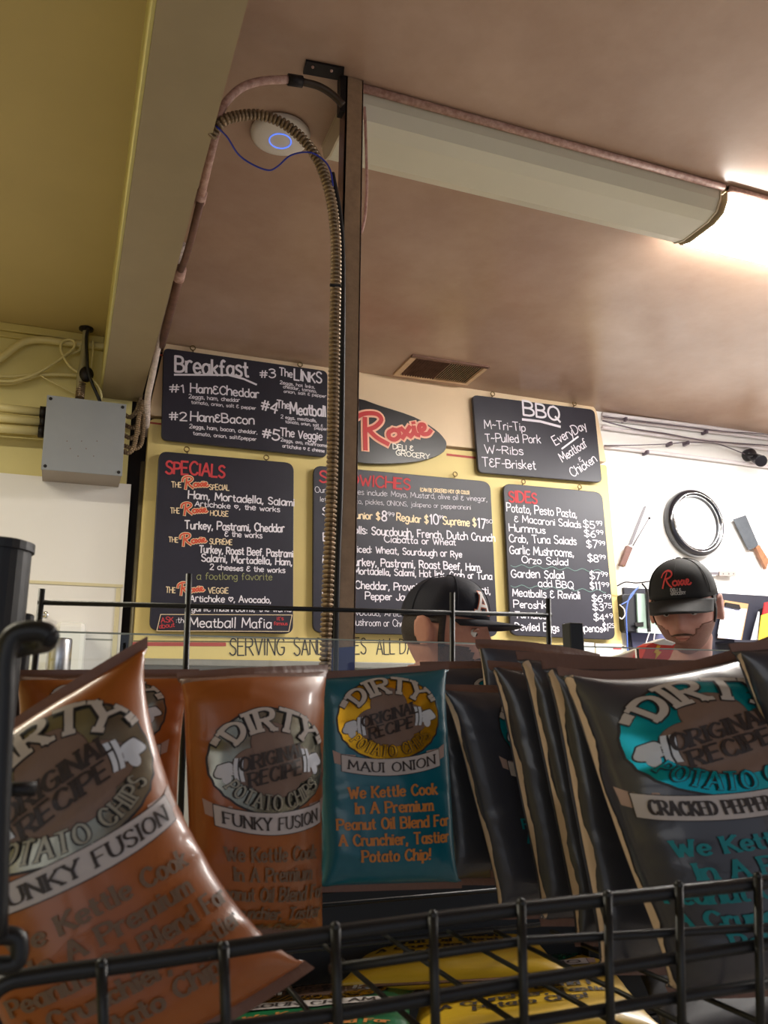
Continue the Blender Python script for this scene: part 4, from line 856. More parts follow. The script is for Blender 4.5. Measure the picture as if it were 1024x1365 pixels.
        s.text('"DIRTY"', f, .0175, M_print_white, 'lettering', 6, serif=1.3, contrast=.5, sp=2.6)
        f = lambda x, y: arc(x, y, 212, 328, (.345, .29), (.275, .205))
        s.text('POTATO CHIPS', f, .0115, M_print_dark, 'lettering_outline', 4, sp=2.4)
        s.text('POTATO CHIPS', f, .0062, s.badgeM if s.badgeM is not M_silver else M_silver2, 'lettering', 6, sp=2.4)
        ca, sa = math.cos(.22), math.sin(.22)
        for txt, w_, yo in (('ORIGINAL', .42, -.015), ('RECIPE', .33, .085)):
            f = lambda x, y: ((x-.5)*w_*ca-(.075*y)*sa*0, cy+yo-(x-.5)*w_*sa-.078*y+.03)
            s.text(txt, f, .0088, M_print_black, 'lettering', 6, serif=1.4, contrast=.5, sp=2.0)
        # ribbon banner
        bc = .775
        def arcy(x): return -.055*(x/R)**2
        for sg in (-1, 1):
            A = [(sg*(R-.10), bc-.10), (sg*(R+.0), bc-.115), (sg*(R+.06), bc-.15)]; B = [(sg*(R-.10), bc-.0), (sg*(R-.02), bc-.02), (sg*(R+.05), bc-.05)]
            s.strip(A, B, 3, 1, M_print_tail, 'ribbon_tail')
        xs = np.linspace(-R, R, 25)
        s.strip([(x, bc-.055+arcy(x)-.005) for x in xs*1.015], [(x, bc+.07+arcy(x)+.005) for x in xs*1.015], 4, 2, M_print_dark, 'ribbon_edge')
        s.strip([(x, bc-.055+arcy(x)) for x in xs], [(x, bc+.07+arcy(x)) for x in xs], 4, 3, M_print_white2, 'ribbon')
        wr = R*1.75
        f = lambda x, y: ((x-.5)*wr, bc+.042+arcy((x-.5)*wr)-.068*y)
        s.text(s.flavour, f, .0062, M_print_black, 'lettering', 5, sp=2.2)
        for i, (txt, w_) in enumerate((('We Kettle Cook', .64), ('In A Premium', .56), ('Peanut Oil Blend For', .82), ('A Crunchier, Tastier', .80), ('Potato Chip!', .50))):
            b0 = 1.0+i*.118+.0
            f = lambda x, y: ((x-.5)*w_, b0-.078*y)
            s.text(txt, f, .0085, s.tM, 'lettering', 2, serif=.9, contrast=.3, sp=2.0)
M_seal = mat('brown_inside_foil', (116, 84, 72), .5, bump=.25, bs=140)
M_tan = mat('tan_film_back', (196, 172, 150), .4, bump=.1, bs=200)
M_fo = mat('orange_film', (152, 82, 28), .36, coat=.25)
M_ft = mat('teal_film', (0, 94, 114), .34, coat=.35)
M_fk = mat('black_film', (56, 57, 67), .33, coat=.5)
M_fy = mat('yellow_film', (206, 168, 40), .38, coat=.3)
M_fg = mat('green_film', (18, 104, 60), .38, coat=.3)
M_silver = mat('silver_foil_badge', (148, 146, 132), .22, .85, var=.35, vs_=30)
M_silver2 = mat('dull_silver_print', (150, 146, 132), .4, .4)
M_gold = mat('gold_foil_badge', (206, 150, 22), .25, .7)
M_tealf = mat('teal_foil_badge', (0, 148, 160), .22, .6)
M_greenf = mat('green_foil_badge', (10, 130, 80), .25, .6)
M_print_dark = mat('dark_print', (38, 32, 34), .5); M_print_black = mat('blackish_brown_print', (48, 38, 36), .5)
M_print_brown = mat('brown_print', (84, 62, 54), .5); M_potato = mat('potato_brown_print', (122, 98, 86), .5, var=.1, vs_=60)
M_glove = mat('glove_white_print', (200, 204, 214), .5); M_print_white = mat('white_print', (184, 174, 166), .5)
M_print_white2 = mat('ribbon_white_print', (186, 178, 178), .5); M_print_tail = mat('ribbon_beige_print', (168, 142, 134), .5)  # ribbon tails are printed beige
M_t_or = mat('orange_print', (196, 124, 58), .5); M_t_gr = mat('grey_brown_print', (112, 88, 70), .5); M_t_te = mat('teal_print', (0, 128, 140), .5)

def net(tl, tr, bl, br, ml=None, mr=None, tm=None, bm=None, mm=None):
    def mm_(a, b): return tuple((x+y)/2 for x, y in zip(a, b))
    tm = tm or mm_(tl, tr); bm = bm or mm_(bl, br); ml = ml or mm_(tl, bl); mr = mr or mm_(tr, br); mm = mm or mm_(ml, mr)
    return [[tl, tm, tr], [ml, mm, mr], [bl, bm, br]]
# three orange, one teal, seven black
Packet('snack_bag', 'big orange snack bag tilted at the front left, its corner standing up',
       [[(-120, 1052, .40), (60, 925, .385), (197, 848, .40)], [(-62, 1280, .385), (128, 1155, .34), (190, 1135, .40)], [(40, 1475, .37), (240, 1420, .35), (420, 1290, .38)]],
       M_fo, M_silver, M_t_gr, 'FUNKY FUSION', sim=1, puff=.8, seal_v=.02, ps=(.86, 0, .04))
Packet('snack_bag', 'orange snack bag mostly hidden behind the front left one', net((14, 893, .57), (266, 892, .57), (14, 1225, .55), (252, 1235, .55), mr=(236, 1020, .57)), M_fo, M_silver, M_t_gr, 'FUNKY FUSION', sim=0, puff=.8, seal_v=.07)
Packet('snack_bag', 'upright orange snack bag standing left of the teal one', net((236, 896, .53), (438, 886, .57), (246, 1245, .51), (432, 1250, .57), tm=(330, 888, .52), mm=(352, 1060, .48), mr=(424, 1060, .56)), M_fo, M_silver, M_t_gr, 'FUNKY FUSION', sim=2, puff=.8, seal_v=.065, ps=(.88, .02, .20))
Packet('snack_bag', 'teal snack bag behind, only a sliver left of the front teal one', net((410, 895, .66), (590, 890, .66), (418, 1180, .66), (596, 1180, .66)), M_ft, M_gold, M_t_or, 'MAUI ONION', sim=1, puff=.6)
Packet('snack_bag', 'upright teal snack bag with gold badge in the middle', net((412, 898, .60), (598, 884, .60), (424, 1190, .59), (616, 1184, .59)), M_ft, M_gold, M_t_or, 'MAUI ONION', sim=0, puff=.8, seal_v=.02, ps=(.89, 0, -.0))
KB = dict(film=M_fk, badge=M_tealf, textM=M_t_te, flavour='CRACKED PEPPER & SEA SALT')
def black(label, n, **k): return Packet('snack_bag', label, n, M_fk, M_tealf, M_t_te, 'CRACKED PEPPER & SEA SALT', **{'ps': (.76, .10, -.04), 'banner_w': .40, **k})
black('black snack bag hindmost in the fanned row, directly right of the teal bag', net((560, 882, .70), (730, 880, .70), (600, 1180, .69), (775, 1180, .69)), sim=1, puff=.5, side=.05)
black('black snack bag whose brown top edge stands above the fanned row', net((634, 852, .665), (800, 872, .69), (655, 1170, .66), (830, 1175, .68), tm=(720, 852, .66)), sim=2, puff=.4, prn=True, side=.04, seal_v=.05)
black('black snack bag with a wide tan fold, second in the row from the teal bag', net((583, 912, .615), (765, 915, .62), (664, 1226, .61), (850, 1222, .615), ml=(628, 1060, .612)), sim=0, puff=.6, side=.05, seal_v=.04)
black('black snack bag showing a bright teal sliver, third in the fanned row', net((650, 880, .57), (845, 895, .58), (722, 1235, .56), (920, 1235, .57)), sim=1, puff=.65, side=.05, seal_v=.04)
black('black snack bag with a straight tan edge, fourth in the fanned row', net((688, 868, .525), (900, 880, .54), (768, 1262, .51), (985, 1260, .53)), sim=2, puff=.65, side=.05, seal_v=.035)
black('black snack bag just behind the front black one, narrow tan edge', net((722, 880, .475), (945, 880, .49), (800, 1300, .46), (1030, 1300, .48)), sim=0, puff=.65, side=.05, seal_v=.03)
black('large black snack bag with teal badge at the front right', [[(742, 888, .425), (880, 915, .41), (1055, 835, .43)], [(798, 1110, .41), (970, 1105, .37), (1150, 1070, .43)], [(893, 1328, .40), (1070, 1345, .375), (1250, 1280, .41)]], sim=1, puff=.8, side=.055, seal_v=.02, side0=.0, ps=(.82, -.05, .03), banner_w=.40)
black('black snack bag cut by the right edge of the frame', net((972, 858, .385), (1200, 840, .37), (1110, 1250, .375), (1330, 1230, .36), ml=(1035, 1050, .385)), sim=2, puff=.8, seal_v=.02, side=.03)
# lower basket: packets lying flat
def lying(label, film, badge, tM, fl, quad, Z, sim=0, puff=.6):
    Q = [oZ(*p, Z) for p in quad]
    class L(Packet): pass
    n4 = [[None]*3 for _ in range(3)]
    pts = np.array(Q)
    sv = globals()['oY']; store = {}
    def fake(x, y, Yq): return np.array((x, y, Yq))
    globals()['oY'] = fake
    def P(u, v): return tuple(pts[0]*(1-u)*(1-v)+pts[1]*u*(1-v)+pts[2]*u*v+pts[3]*(1-u)*v)
    try: L('snack_bag', label, [[P(i/2, j/2) for i in range(3)] for j in range(3)], film, badge, tM, fl, sim=sim, puff=puff, group='snack bags lying in the lower basket', side=0, seal_v=.05)
    finally: globals()['oY'] = sv
ZL = 1.205
lying('yellow snack bag lying low in the basket under the wires', M_fy, M_greenf, M_print_black, 'JALAPENO', [(500, 1238), (690, 1222), (770, 1300), (440, 1318)], ZL+.028, 1, .5)
lying('green snack bag lying at the bottom, left of the yellow ones', M_fg, M_gold, M_t_or, 'SOUR CREAM', [(330, 1262), (505, 1240), (450, 1335), (200, 1380)], ZL-.01, 2, .5)
lying('yellow snack bag with green badge at the bottom centre', M_fy, M_greenf, M_print_black, 'JALAPENO', [(560, 1300), (800, 1262), (900, 1380), (520, 1420)], ZL, 0, .5)
lying('green snack bag nearest the lens at the bottom edge', M_fg, M_gold, M_t_or, 'SOUR CREAM', [(300, 1330), (560, 1312), (560, 1420), (200, 1460)], ZL+.015, 1, .4)
lying('dark snack bag lying at the lower right under the wires', mat('dull_black_film', (40, 40, 48), .65), M_tealf, M_t_te, 'CRACKED PEPPER', [(830, 1270), (1060, 1235), (1180, 1350), (880, 1400)], ZL, 2, .5)

# ================================================================== WIRE RACK
M_wire = mat('black_rack_wire', (25, 26, 29), .42, .1, bump=.05, bs=80)
rk = thing('wire_rack', 'black wire rack whose basket holds the snack bags', 'rack', (.1, .55, 0))
FR = .30
def wire(nm, pts, r, n=10, sm=False): return MB().tube(smoothpath(pts, 5) if sm else pts, r, n).build(nm, M_wire, rk, smooth=True)
def fr(x, y, Y=FR): return oY(x, y, Y)
railA = [fr(-60, 1400), fr(-25, 1345), fr(5, 1312), fr(55, 1300), fr(200, 1281), fr(447, 1244), fr(700, 1211), (fr(1024, 1176)), fr(1250, 1150)]
wire('front_rail', railA, .0028, 12, True)
wire('front_rail', [fr(440, 1292), fr(700, 1254), fr(1024, 1236), fr(1250, 1212)], .0017)
wire('front_rail', [fr(-40, 1420), fr(300, 1372), fr(448, 1352), fr(700, 1308), fr(1024, 1258), fr(1250, 1225)], .0024)
wire('front_rail', [fr(620, 1378), fr(714, 1361), fr(936, 1324), fr(1200, 1285)], .0022)
for x, y in ((135, 1286), (298, 1262), (447, 1236), (577, 1220), (695, 1204), (810, 1193), (905, 1180), (1010, 1168)):
    wire('upright_wire', [fr(x, y, FR-.004), fr(x+6, 1450, FR-.004)], .0018)
    MB().ball(fr(x, y, FR-.004), .0019, 10, 6).build('wire_end', M_wire, rk, smooth=True)
ZF = 1.302
for x in (505, 597, 660, 735, 410, 320, 830):
    a = oZ(x, 1241, ZF); wire('floor_wire', [a, np.array([a[0], FR, ZF])], .0015, 8)
for yy in (.58, .70): wire('floor_wire', [(-.25, yy, ZF-.003), (.62, yy, ZF-.003)], .0018, 8)
# lower basket floor
MB().box((-.25, .764, .12), (.62, .768, 1.33)).build('added_dark_sheet', M_wire, rk)  # added black sheet, stands in for the darkness behind the lower bags
for k in range(16): x = -.25+k*.055; wire('lower_floor_wire', [(x, .28, 1.165), (x, .75, 1.165)], .0016, 6)
for yy in (.28, .44, .60, .75): wire('lower_floor_wire', [(-.25, yy, 1.162), (.62, yy, 1.162)], .002, 8)
# back frame
BKY = .74
wire('back_rail', [oY(50, 803, BKY), oY(735, 820, BKY)], .0022)
for x0, y0, x1, y1 in ((56, 785, 45, 905), (252, 765, 248, 880), (603, 790, 603, 890), (731, 798, 732, 860)):
    a, b = oY(x0, y0, BKY), oY(x1, y1, BKY); c = a+(b-a)*((ZF-a[2])/(b[2]-a[2])); wire('back_upright', [a, c], .0027)
wire('back_rail', [(oY(45, 905, BKY)[0], BKY, ZF), (.62, BKY, ZF)], .0022)
def post2(px, py, Y, r, nm='rack_post', z0=0, flange=0):
    t = oY(px, py, Y); mb = MB().lathe((t[0], t[1], z0), (0, 0, 1), [(r, 0), (r, t[2]-z0-.004), (r*.95, t[2]-z0), (r*.6, t[2]-z0+.0005)], 28)
    o_ = mb.build(nm, M_wire, rk, smooth=False, bevel=.0008); 
    if flange: MB().lathe((t[0], t[1], t[2]-.006), (0, 0, 1), [(r*1.08, 0), (r*1.08, .005), (r*.9, .006)], 28).build('post_cap', M_wire, rk)
    return t
post2(-2, 722, .52, .0185, z0=0, flange=1)
post2(33, 819, .62, .0058, z0=0, flange=1)
t = oY(763, 831, .76); MB().box((t[0]-.0085, .752, 0), (t[0]+.0085, .768, t[2])).build('rack_post', M_wire, rk, bevel=.0015)
for z in (1.165, ZF-.004):
    MB().tube([(-.25, .28, z), (-.25, .76, z), (.62, .76, z), (.62, .28, z), (-.25, .28, z)], .0025, 8).build('shelf_frame', M_wire, rk)
for x in (-.25, .62):
    MB().tube([(x, .62, 0), (x, .62, 1.302)], .010, 14).build('rack_leg', M_wire, rk, smooth=True)
    MB().tube([(x, .28, .02), (x, .76, .02)], .012, 14).build('foot_bar', M_wire, rk, smooth=True)
# bent side bracket at left, near the lens
wire('side_bracket', [fr(66, 848, .27), fr(56, 842, .27), fr(34, 842, .27), fr(16, 850, .27), fr(6, 880, .27), fr(4, 940, .27), fr(-2, 1080, .27), fr(-6, 1250, .27)], .0032, 12, True)
wire('side_bracket', [fr(66, 848, .27), fr(60, 858, .285), fr(36, 862, .29), fr(14, 868, .29)], .003, 12, True)
wire('hook_wire', [fr(-20, 1055, .28), fr(20, 1052, .28), fr(48, 1051, .28)], .0022)
wire('hook_wire', [fr(-20, 1247, .28), fr(18, 1248, .28), fr(26, 1262, .28), fr(20, 1284, .28), fr(-20, 1288, .28)], .0026, 10, True)

# ================================================================== DELI COUNTER WITH GLASS
ZG = float(oY(512, 855.5, 1.125)[2])
dc = thing('deli_counter', 'long deli counter behind the snack rack with a clear glass screen', 'counter', (1.0, 1.3, 0))
M_steel = mat('counter_steel', (170, 170, 172), .3, .9, var=.1, vs_=20)
MB().box((-.3, 1.12, 1.06), (3.2, 1.44, 1.10)).build('worktop', M_steel, dc, bevel=.004)
MB().box((-.28, 1.16, .1), (3.18, 1.44, 1.06)).build('case_body', mat('counter_front', (120, 116, 112), .5), dc)
MB().box((-.25, 1.20, 0), (3.15, 1.40, .1)).build('plinth', M_dark, dc)
M_glass = mat('clear_glass', (250, 255, 253), .0, trans=1, spec=.5, ior=1.45)
for k in range(3):
    x = -.28+k*1.155; MB().box((x, 1.122, 1.10), (x+1.15, 1.128, ZG)).build('glass_pane', M_glass, dc); MB().box((x, 1.1215, ZG+.0002), (x+1.15, 1.1285, ZG+.002)).build('glass_edge', mat('polished_glass_edge', (168, 178, 170), .2), dc)
for k in range(4):
    x = -.285+k*1.155; MB().box((x-.006, 1.121, 1.10), (x+.006, 1.135, 1.18)).build('glass_clamp', M_steel, dc)
# red snack packet lying on the counter
sp_c = oY(872, 872, 1.30)
rp = thing('red_packet', 'red packet with a yellow mark and white torn top behind the black bags', 'packet', (sp_c[0], 1.30, 1.10))
def pk_poly(pts, Y, th): return MB().prism([oY(x, y, Y) for x, y in pts], (0, th, 0))
pk_poly(rounded([(852, 884), (862, 861), (872, 856), (901, 858), (892, 878), (880, 886), (862, 960), (840, 960)], 1.5), 1.28, .03).build('packet_body', mat('red_paper', (206, 54, 34), .45), rp, bevel=.006)
pk_poly([(877, 860), (881, 861), (877, 868), (881, 869), (873, 879), (874, 871), (871, 870)], 1.278, .002).build('yellow_mark', mat('yellow_mark', (236, 180, 40), .5), rp)
pk_poly([(868, 857), (886, 851), (903, 857), (897, 861), (880, 860)], 1.279, .028).build('white_top', mat('white_paper_top', (228, 222, 216), .6), rp, bevel=.003)
cp = thing('crumpled_paper', 'crumpled cream paper beside the red packet', 'paper', oY(842, 880, 1.32))
V = [(800, 884), (815, 876), (832, 871), (845, 866), (858, 862), (862, 868), (850, 880), (842, 960), (812, 960)]
pk_poly(V, 1.32, .02).build('sheet', mat('cream_paper', (216, 208, 186), .6, bump=.5, bs=60), cp, bevel=.004)

# ================================================================== PEOPLE
M_skin = mat('skin', (190, 138, 116), .5, var=.12, vs_=12, c2=(170, 112, 94))
M_skin2 = mat('skin_pale', (208, 158, 142), .5, var=.12, vs_=12, c2=(190, 128, 112))
M_hair = mat('dark_hair', (40, 30, 26), .6, bump=.4, bs=250)
M_beard = mat('stubble_beard', (92, 66, 54), .7, bump=.5, bs=300, var=.35, vs_=120)
def G_(x, m_, s_): return math.exp(-((x-m_)/s_)**2)
def head_pt(th, ph, off=0):
    """th around (0 = face front, -y), ph from crown (0) to base (pi); metres, centre of the skull"""
    sx = math.sin(ph)*math.sin(th); sy = -math.sin(ph)*math.cos(th); sz = math.cos(ph)
    x, y, z = .076*sx, .096*sy, .118*sz
    t = max(0, -z/.118)
    x *= 1-.30*t**1.6; 
    if y > 0: y *= 1-.42*t**1.2
    else: y *= 1+.02*t
    fr_ = max(0, -sy)
    if y < 0: y -= .004*fr_*G_(z, -.055, .05)
    ax = abs(x)
    y -= fr_*(.026*G_(x, 0, .0095+.25*max(0, .012-z)*.35)*(1/(1+math.exp(-(z+.040)/.0045)))*(max(0, min(1, (.030-z)/.062))**.9 if z < .03 else 0))
    y += fr_*.011*G_(ax, .031, .017)*G_(z, .004, .014)
    y -= fr_*.006*G_(ax, .030, .024)*G_(z, .026, .009)
    y -= fr_*.006*G_(ax, .045, .018)*G_(z, -.022, .016)
    y -= fr_*.0065*G_(x, 0, .024)*(G_(z, -.056, .0055)+G_(z, -.068, .006)); y += fr_*.004*G_(x, 0, .024)*G_(z, -.062, .0028)
    y -= fr_*.008*G_(x, 0, .022)*G_(z, -.098, .014)
    p = np.array([x, y, z]); 
    if off: p = p+np.array([sx/.8, sy, sz])/np.linalg.norm([sx/.8, sy, sz])*off
    return p
def head_mesh(mb, T, n=88, m_=76, off=0, mask=None):
    V = [[T(head_pt(2*PI*j/n, PI*(i+.001)/(m_+.002), off)) for j in range(n)] for i in range(m_+1)]
    base = len(mb.v); vs = [p for r in V for p in r]; fs = []
    for i in range(m_):
        for j in range(n):
            if mask and not mask(2*PI*(j+.5)/n, PI*(i+.5)/m_): continue
            j2 = (j+1) % n; fs.append((i*n+j, (i+1)*n+j, (i+1)*n+j2, i*n+j2))
    if not mask: fs += [tuple(range(n)), tuple(m_*n+j for j in range(n-1, -1, -1))]
    mb.add(vs, fs)
def loft(mb, rings, n=28):
    """rings: (centre, rx, ry, axis x dir, axis y dir)"""
    vs = []; fs = []
    for c, rx, ry, ux, uy in rings:
        for j in range(n):
            t = 2*PI*j/n; vs.append(np.array(c)+np.array(ux)*rx*math.cos(t)+np.array(uy)*ry*math.sin(t))
    k = len(rings)
    for i in range(k-1):
        for j in range(n):
            j2 = (j+1) % n; fs.append((i*n+j, i*n+j2, (i+1)*n+j2, (i+1)*n+j))
    fs += [tuple(range(n-1, -1, -1)), tuple((k-1)*n+j for j in range(n))]
    mb.add(vs, fs)
def hand(mb, w_, d, up_, side, s=1.0):
    """w_ wrist, d forearm dir, up_ back-of-hand normal, side +1/-1 thumb side"""
    d = np.array(d, float); d /= np.linalg.norm(d); up_ = np.array(up_, float); up_ -= d*(up_@d); up_ /= np.linalg.norm(up_); r = np.cross(d, up_)*side
    pal = [(w_+d*t*s, rx*s, ry*s, r, up_) for t, rx, ry in ((0, .026, .019), (.03, .034, .017), (.06, .040, .014), (.085, .038, .012), (.092, .03, .009))]
    loft(mb, pal, 18)
    for k, (o_, L) in enumerate(((-.029, .072), (-.010, .082), (.010, .077), (.028, .060))):
        b = w_+d*.080*s-r*o_*s; cur = .32
        P = [b]; dd_ = d.copy()
        for q, f_ in enumerate((.45, .32, .23)):
            a = cur*(q+.6); dd_ = d*math.cos(a)-up_*math.sin(a); P.append(P[-1]+dd_*L*f_*s)
        mb.tube(P, [.0092*s, .0085*s, .0078*s, .0058*s], 10)
    b = w_+d*.028*s+r*.026*s; mb.tube([b, b+(d*.5+r*.75)*.032*s, b+(d*.85+r*.75)*.055*s-up_*.008*s, b+(d*1.05+r*.7)*.075*s-up_*.014*s], [.014*s, .011*s, .010*s, .007*s], 10)
def person(label, hx, hy, hz, face_az, pitch_, skinM, shirtM, capM, brim_tilt, logo, beard, apron=None, lean=0, body_az=None, hs=1.0, mous=None):
    """head centre (hx,hy,hz); face_az: direction the face looks, 0 = toward -y, + = toward +x"""
    if body_az is None: body_az = face_az
    P = thing('person', label, 'person', (hx, hy+.03, 0))
    ca, sa = math.cos(face_az), math.sin(face_az); cp_, sp_ = math.cos(pitch_), math.sin(pitch_)
    def T(p):
        x, y, z = (q_*hs for q_ in p); z2 = z*cp_+y*sp_   # nod: face goes down
        y2 = y*cp_-z*sp_; 
        return np.array([hx+x*ca-y2*sa, hy+x*sa+y2*ca, hz+z2])
    cb, sb = math.cos(body_az), math.sin(body_az)
    nk = np.array([hx, hy, hz])+np.array([-(.035)*-sb*-1, .035*cb, 0])
    bx_ = np.array([cb, sb, 0]); by_ = np.array([-sb, cb, 0]); B0 = np.array([hx, hy, 0])+by_*.03
    def Bp(x, y, z): return B0+bx_*x+by_*y+np.array([0, 0, z])
    zt = hz-.115   # chin level
    mb = MB(); head_mesh(mb, T)
    # ears
    for sg in (-1, 1):
        n = 18; vs = []; fs = []
        prof = [(.0, .000, 0), (.012, .010, .006), (.021, .016, .016), (.030, .019, .014), (.033, .018, .006), (.030, .010, -.006)]
        E0 = (sg*.071, .012, -.004)
        loft(mb, [(T((E0[0]+sg*q[1]*.7, E0[1]+q[2]*.5, E0[2])), max(q[0]*.62, .002), max(q[0], .003), (T((0, 1, 0))-T((0, 0, 0))), (T((0, .18, 1))-T((0, 0, 0)))) for q in ((.020, -.002, 0), (.029, .008, .002), (.033, .018, .010), (.034, .024, .016), (.031, .027, .020))], 20)
    c1_ = T((0, .022, -.075)); c0 = Bp(0, .035, zt-.10)
    loft(mb, [(c1_*(1-t)+c0*t, .058+.006*t*t, .062+.004*t, bx_, by_) for t in np.linspace(0, 1, 6)], 28)
    # trunk, arms, legs as one skin
    zs_ = zt-.09
    def body(mb, o_=0, legs=True, arms=True, top=0):
        tr = [(zs_+.02, .085, .06), (zs_-.03, .15, .085), (zs_-.07, .19, .10), (zs_-.14, .185, .115), (zs_-.26, .165, .118), (zs_-.38, .150, .110), (zs_-.48, .160, .115), (zs_-.58, .172, .125), (zs_-.62, .165, .12)]
        loft(mb, [(Bp(0, .02, z), rx+o_, ry+o_, bx_, by_) for z, rx, ry in tr[top:]], 32)
    body(mb)
    sh_ = zs_-.06
    arms = []
    for sg in (-1, 1):
        S0 = Bp(sg*.175, .02, sh_); El = Bp(sg*.24, -.04, sh_-.27); Wr = Bp(sg*.13, -.25, max(1.16, sh_-.30)); arms.append((S0, El, Wr))
        mb.tube(smoothpath([Bp(sg*.12, .02, sh_-.01), S0, (S0+El)/2+bx_*sg*.006, El, (El+Wr)/2, Wr], 5), [.05]*2+list(np.linspace(.056, .042, 12))+list(np.linspace(.044, .027, 12)), 16)
        hand(mb, Wr, Wr-El+np.array([0, 0, -.06]), (0, 0, 1), sg)
    hipz = zs_-.60
    for sg in (-1, 1):
        mb.tube([Bp(sg*.085, .02, hipz+.05), Bp(sg*.09, .02, hipz-.08), Bp(sg*.095, .01, hipz*.54), Bp(sg*.095, .02, hipz*.40), Bp(sg*.095, .03, .09)], [.085, .082, .056, .055, .036], 18)
        mb.tube([Bp(sg*.095, .06, .045), Bp(sg*.095, -.03, .045), Bp(sg*.10, -.16, .030)], [.036, .04, .026], 14)
    o_ = mb.build('body', skinM, P, smooth=True)
    r = o_.modifiers.new('remesh', 'REMESH'); r.mode = 'VOXEL'; r.voxel_size = .0045; r.use_smooth_shade = True
    s_ = o_.modifiers.new('smooth', 'SMOOTH'); s_.iterations = 2; s_.factor = .5
    # clothes
    mb = MB(); body(mb, .010)
    for S0, El, Wr in arms:
        mid_ = S0+(El-S0)*.62; mb.tube(smoothpath([S0+(B0*[1, 1, 0]+np.array([0, 0, sh_])-S0)*.3, S0, (S0+mid_)/2, mid_], 5), .066, 16)
    q = mb.build('shirt', shirtM, P, smooth=True); r = q.modifiers.new('remesh', 'REMESH'); r.mode = 'VOXEL'; r.voxel_size = .008; r.use_smooth_shade = True
    ring = [Bp(.068*math.cos(t), .030+.062*math.sin(t), zs_+.015+.010*math.sin(t)) for t in np.linspace(0, 2*PI, 25)]
    MB().tube(ring, .008, 8, cap=False).build('collar', shirtM, P, smooth=True)
    mb = MB()
    for sg in (-1, 1): mb.tube([Bp(sg*.085, .02, hipz+.06), Bp(sg*.09, .02, hipz-.08), Bp(sg*.095, .01, hipz*.54), Bp(sg*.095, .03, .07)], [.10, .096, .078, .06], 20)
    loft(mb, [(Bp(0, .02, z), rx, ry, bx_, by_) for z, rx, ry in ((hipz+.12, .178, .13), (hipz+.02, .185, .137), (hipz-.05, .18, .135))], 28)
    q = mb.build('trousers', mat('dark_trousers', (40, 42, 52), .8), P, smooth=True); r = q.modifiers.new('remesh', 'REMESH'); r.mode = 'VOXEL'; r.voxel_size = .012; r.use_smooth_shade = True
    for sg in (-1, 1): MB().tube([Bp(sg*.095, .07, .045), Bp(sg*.095, -.03, .048), Bp(sg*.10, -.17, .034)], [.044, .048, .032], 16).build('shoe', M_blk, P, smooth=True)
    if apron:
        F4 = [Bp(-.12, -.13, zs_-.16), Bp(.12, -.13, zs_-.16), Bp(.17, -.14, zs_-.95), Bp(-.17, -.14, zs_-.95)]
        MB().prism(F4, by_*.006).build('apron', apron, P)
        for sg in (-1, 1): MB().tube(smoothpath([Bp(sg*.11, -.13, zs_-.17), Bp(sg*.10, -.10, zs_-.06), Bp(sg*.078, -.03, zs_+.012), Bp(sg*.05, .085, zs_+.03)]), .007, 8, ell=.5).build('apron_strap', apron, P, smooth=True)
    # face: eyes, brows, hair, beard
    for sg in (-1, 1):
        e = T((sg*.031, -.0765, .003)); 
        ey = MB().ball(e, .0115, 16, 12).build('eye', mat('eye_white', (220, 214, 208), .25), P, smooth=True)
        dr_ = T((sg*.031, -1, -.25))-T((sg*.031, 0, 0)); dr_ /= np.linalg.norm(dr_)
        MB().ball(e+dr_*.0072, .0055, 12, 8).build('iris', mat('brown_iris', (46, 28, 20), .2), ey, smooth=True)
        ld = []
        for a in np.linspace(-1, 1, 7): ld.append(T((sg*.031+.0135*a, -.0865+.004*a*a, .0105-.004*a*a)))
        MB().tube(ld, [.0015, .0035, .0048, .005, .0048, .0035, .0015], 8).build('eyelid', skinM, P, smooth=True)
        bw_ = [T(head_pt(sg*t, PI*.5-.235-.03*math.cos((t-.4)*4), .0015)) for t in np.linspace(.14, .62, 8)]
        MB().tube(bw_, [.0016, .0032, .0038, .0038, .0034, .003, .002, .001], 8, ell=.8).build('eyebrow', M_hair, P, smooth=True)
    mb = MB(); head_mesh(mb, T, off=.004, mask=lambda th, ph: ph < 1.85 and abs((th+PI) % (2*PI)-PI) > (1.28 if ph > 1.2 else .9) and not (abs(abs((th+PI) % (2*PI)-PI)-1.62) < .2 and ph > 1.45))
    q = mb.build('hair', M_hair, P, smooth=True, fix=False); sd = q.modifiers.new('thick', 'SOLIDIFY'); sd.thickness = .003; sd.offset = -1
    def bm_(th, ph):
        a = abs((th+PI) % (2*PI)-PI); z = math.cos(ph)*.118
        if a > 1.45: return False
        lim = -.030-.034*max(0, 1-a/.75)
        return z < lim+(.0 if a > .5 else -.008) and z > -.112
    if beard:
        mb = MB(); head_mesh(mb, T, off=.0018, mask=bm_)
        q = mb.build('beard', beard, P, smooth=True, fix=False); sd = q.modifiers.new('thick', 'SOLIDIFY'); sd.thickness = .002; sd.offset = -1
    MB().tube([T(head_pt(t, PI*.5+.425+.25*t*t, .0025)) for t in np.linspace(-.42, .42, 13)], [.001, .002, .003, .0038, .0042, .0042, .0036, .0042, .0042, .0038, .003, .002, .001], 8, ell=.7).build('moustache', mous or M_beard, P, smooth=True)
    MB().tube([T(head_pt(t, PI*.5+.545, .001)) for t in np.linspace(-.28, .28, 9)], [.001, .002, .003, .0028, .0024, .0028, .003, .002, .001], 8, ell=.5).build('lips', mat('lip', (168, 96, 88), .5), P, smooth=True)
    # cap
    cx = [];
    def capr(th): return .083, .106
    n = 40; m_ = 12; vs = []; fs = []
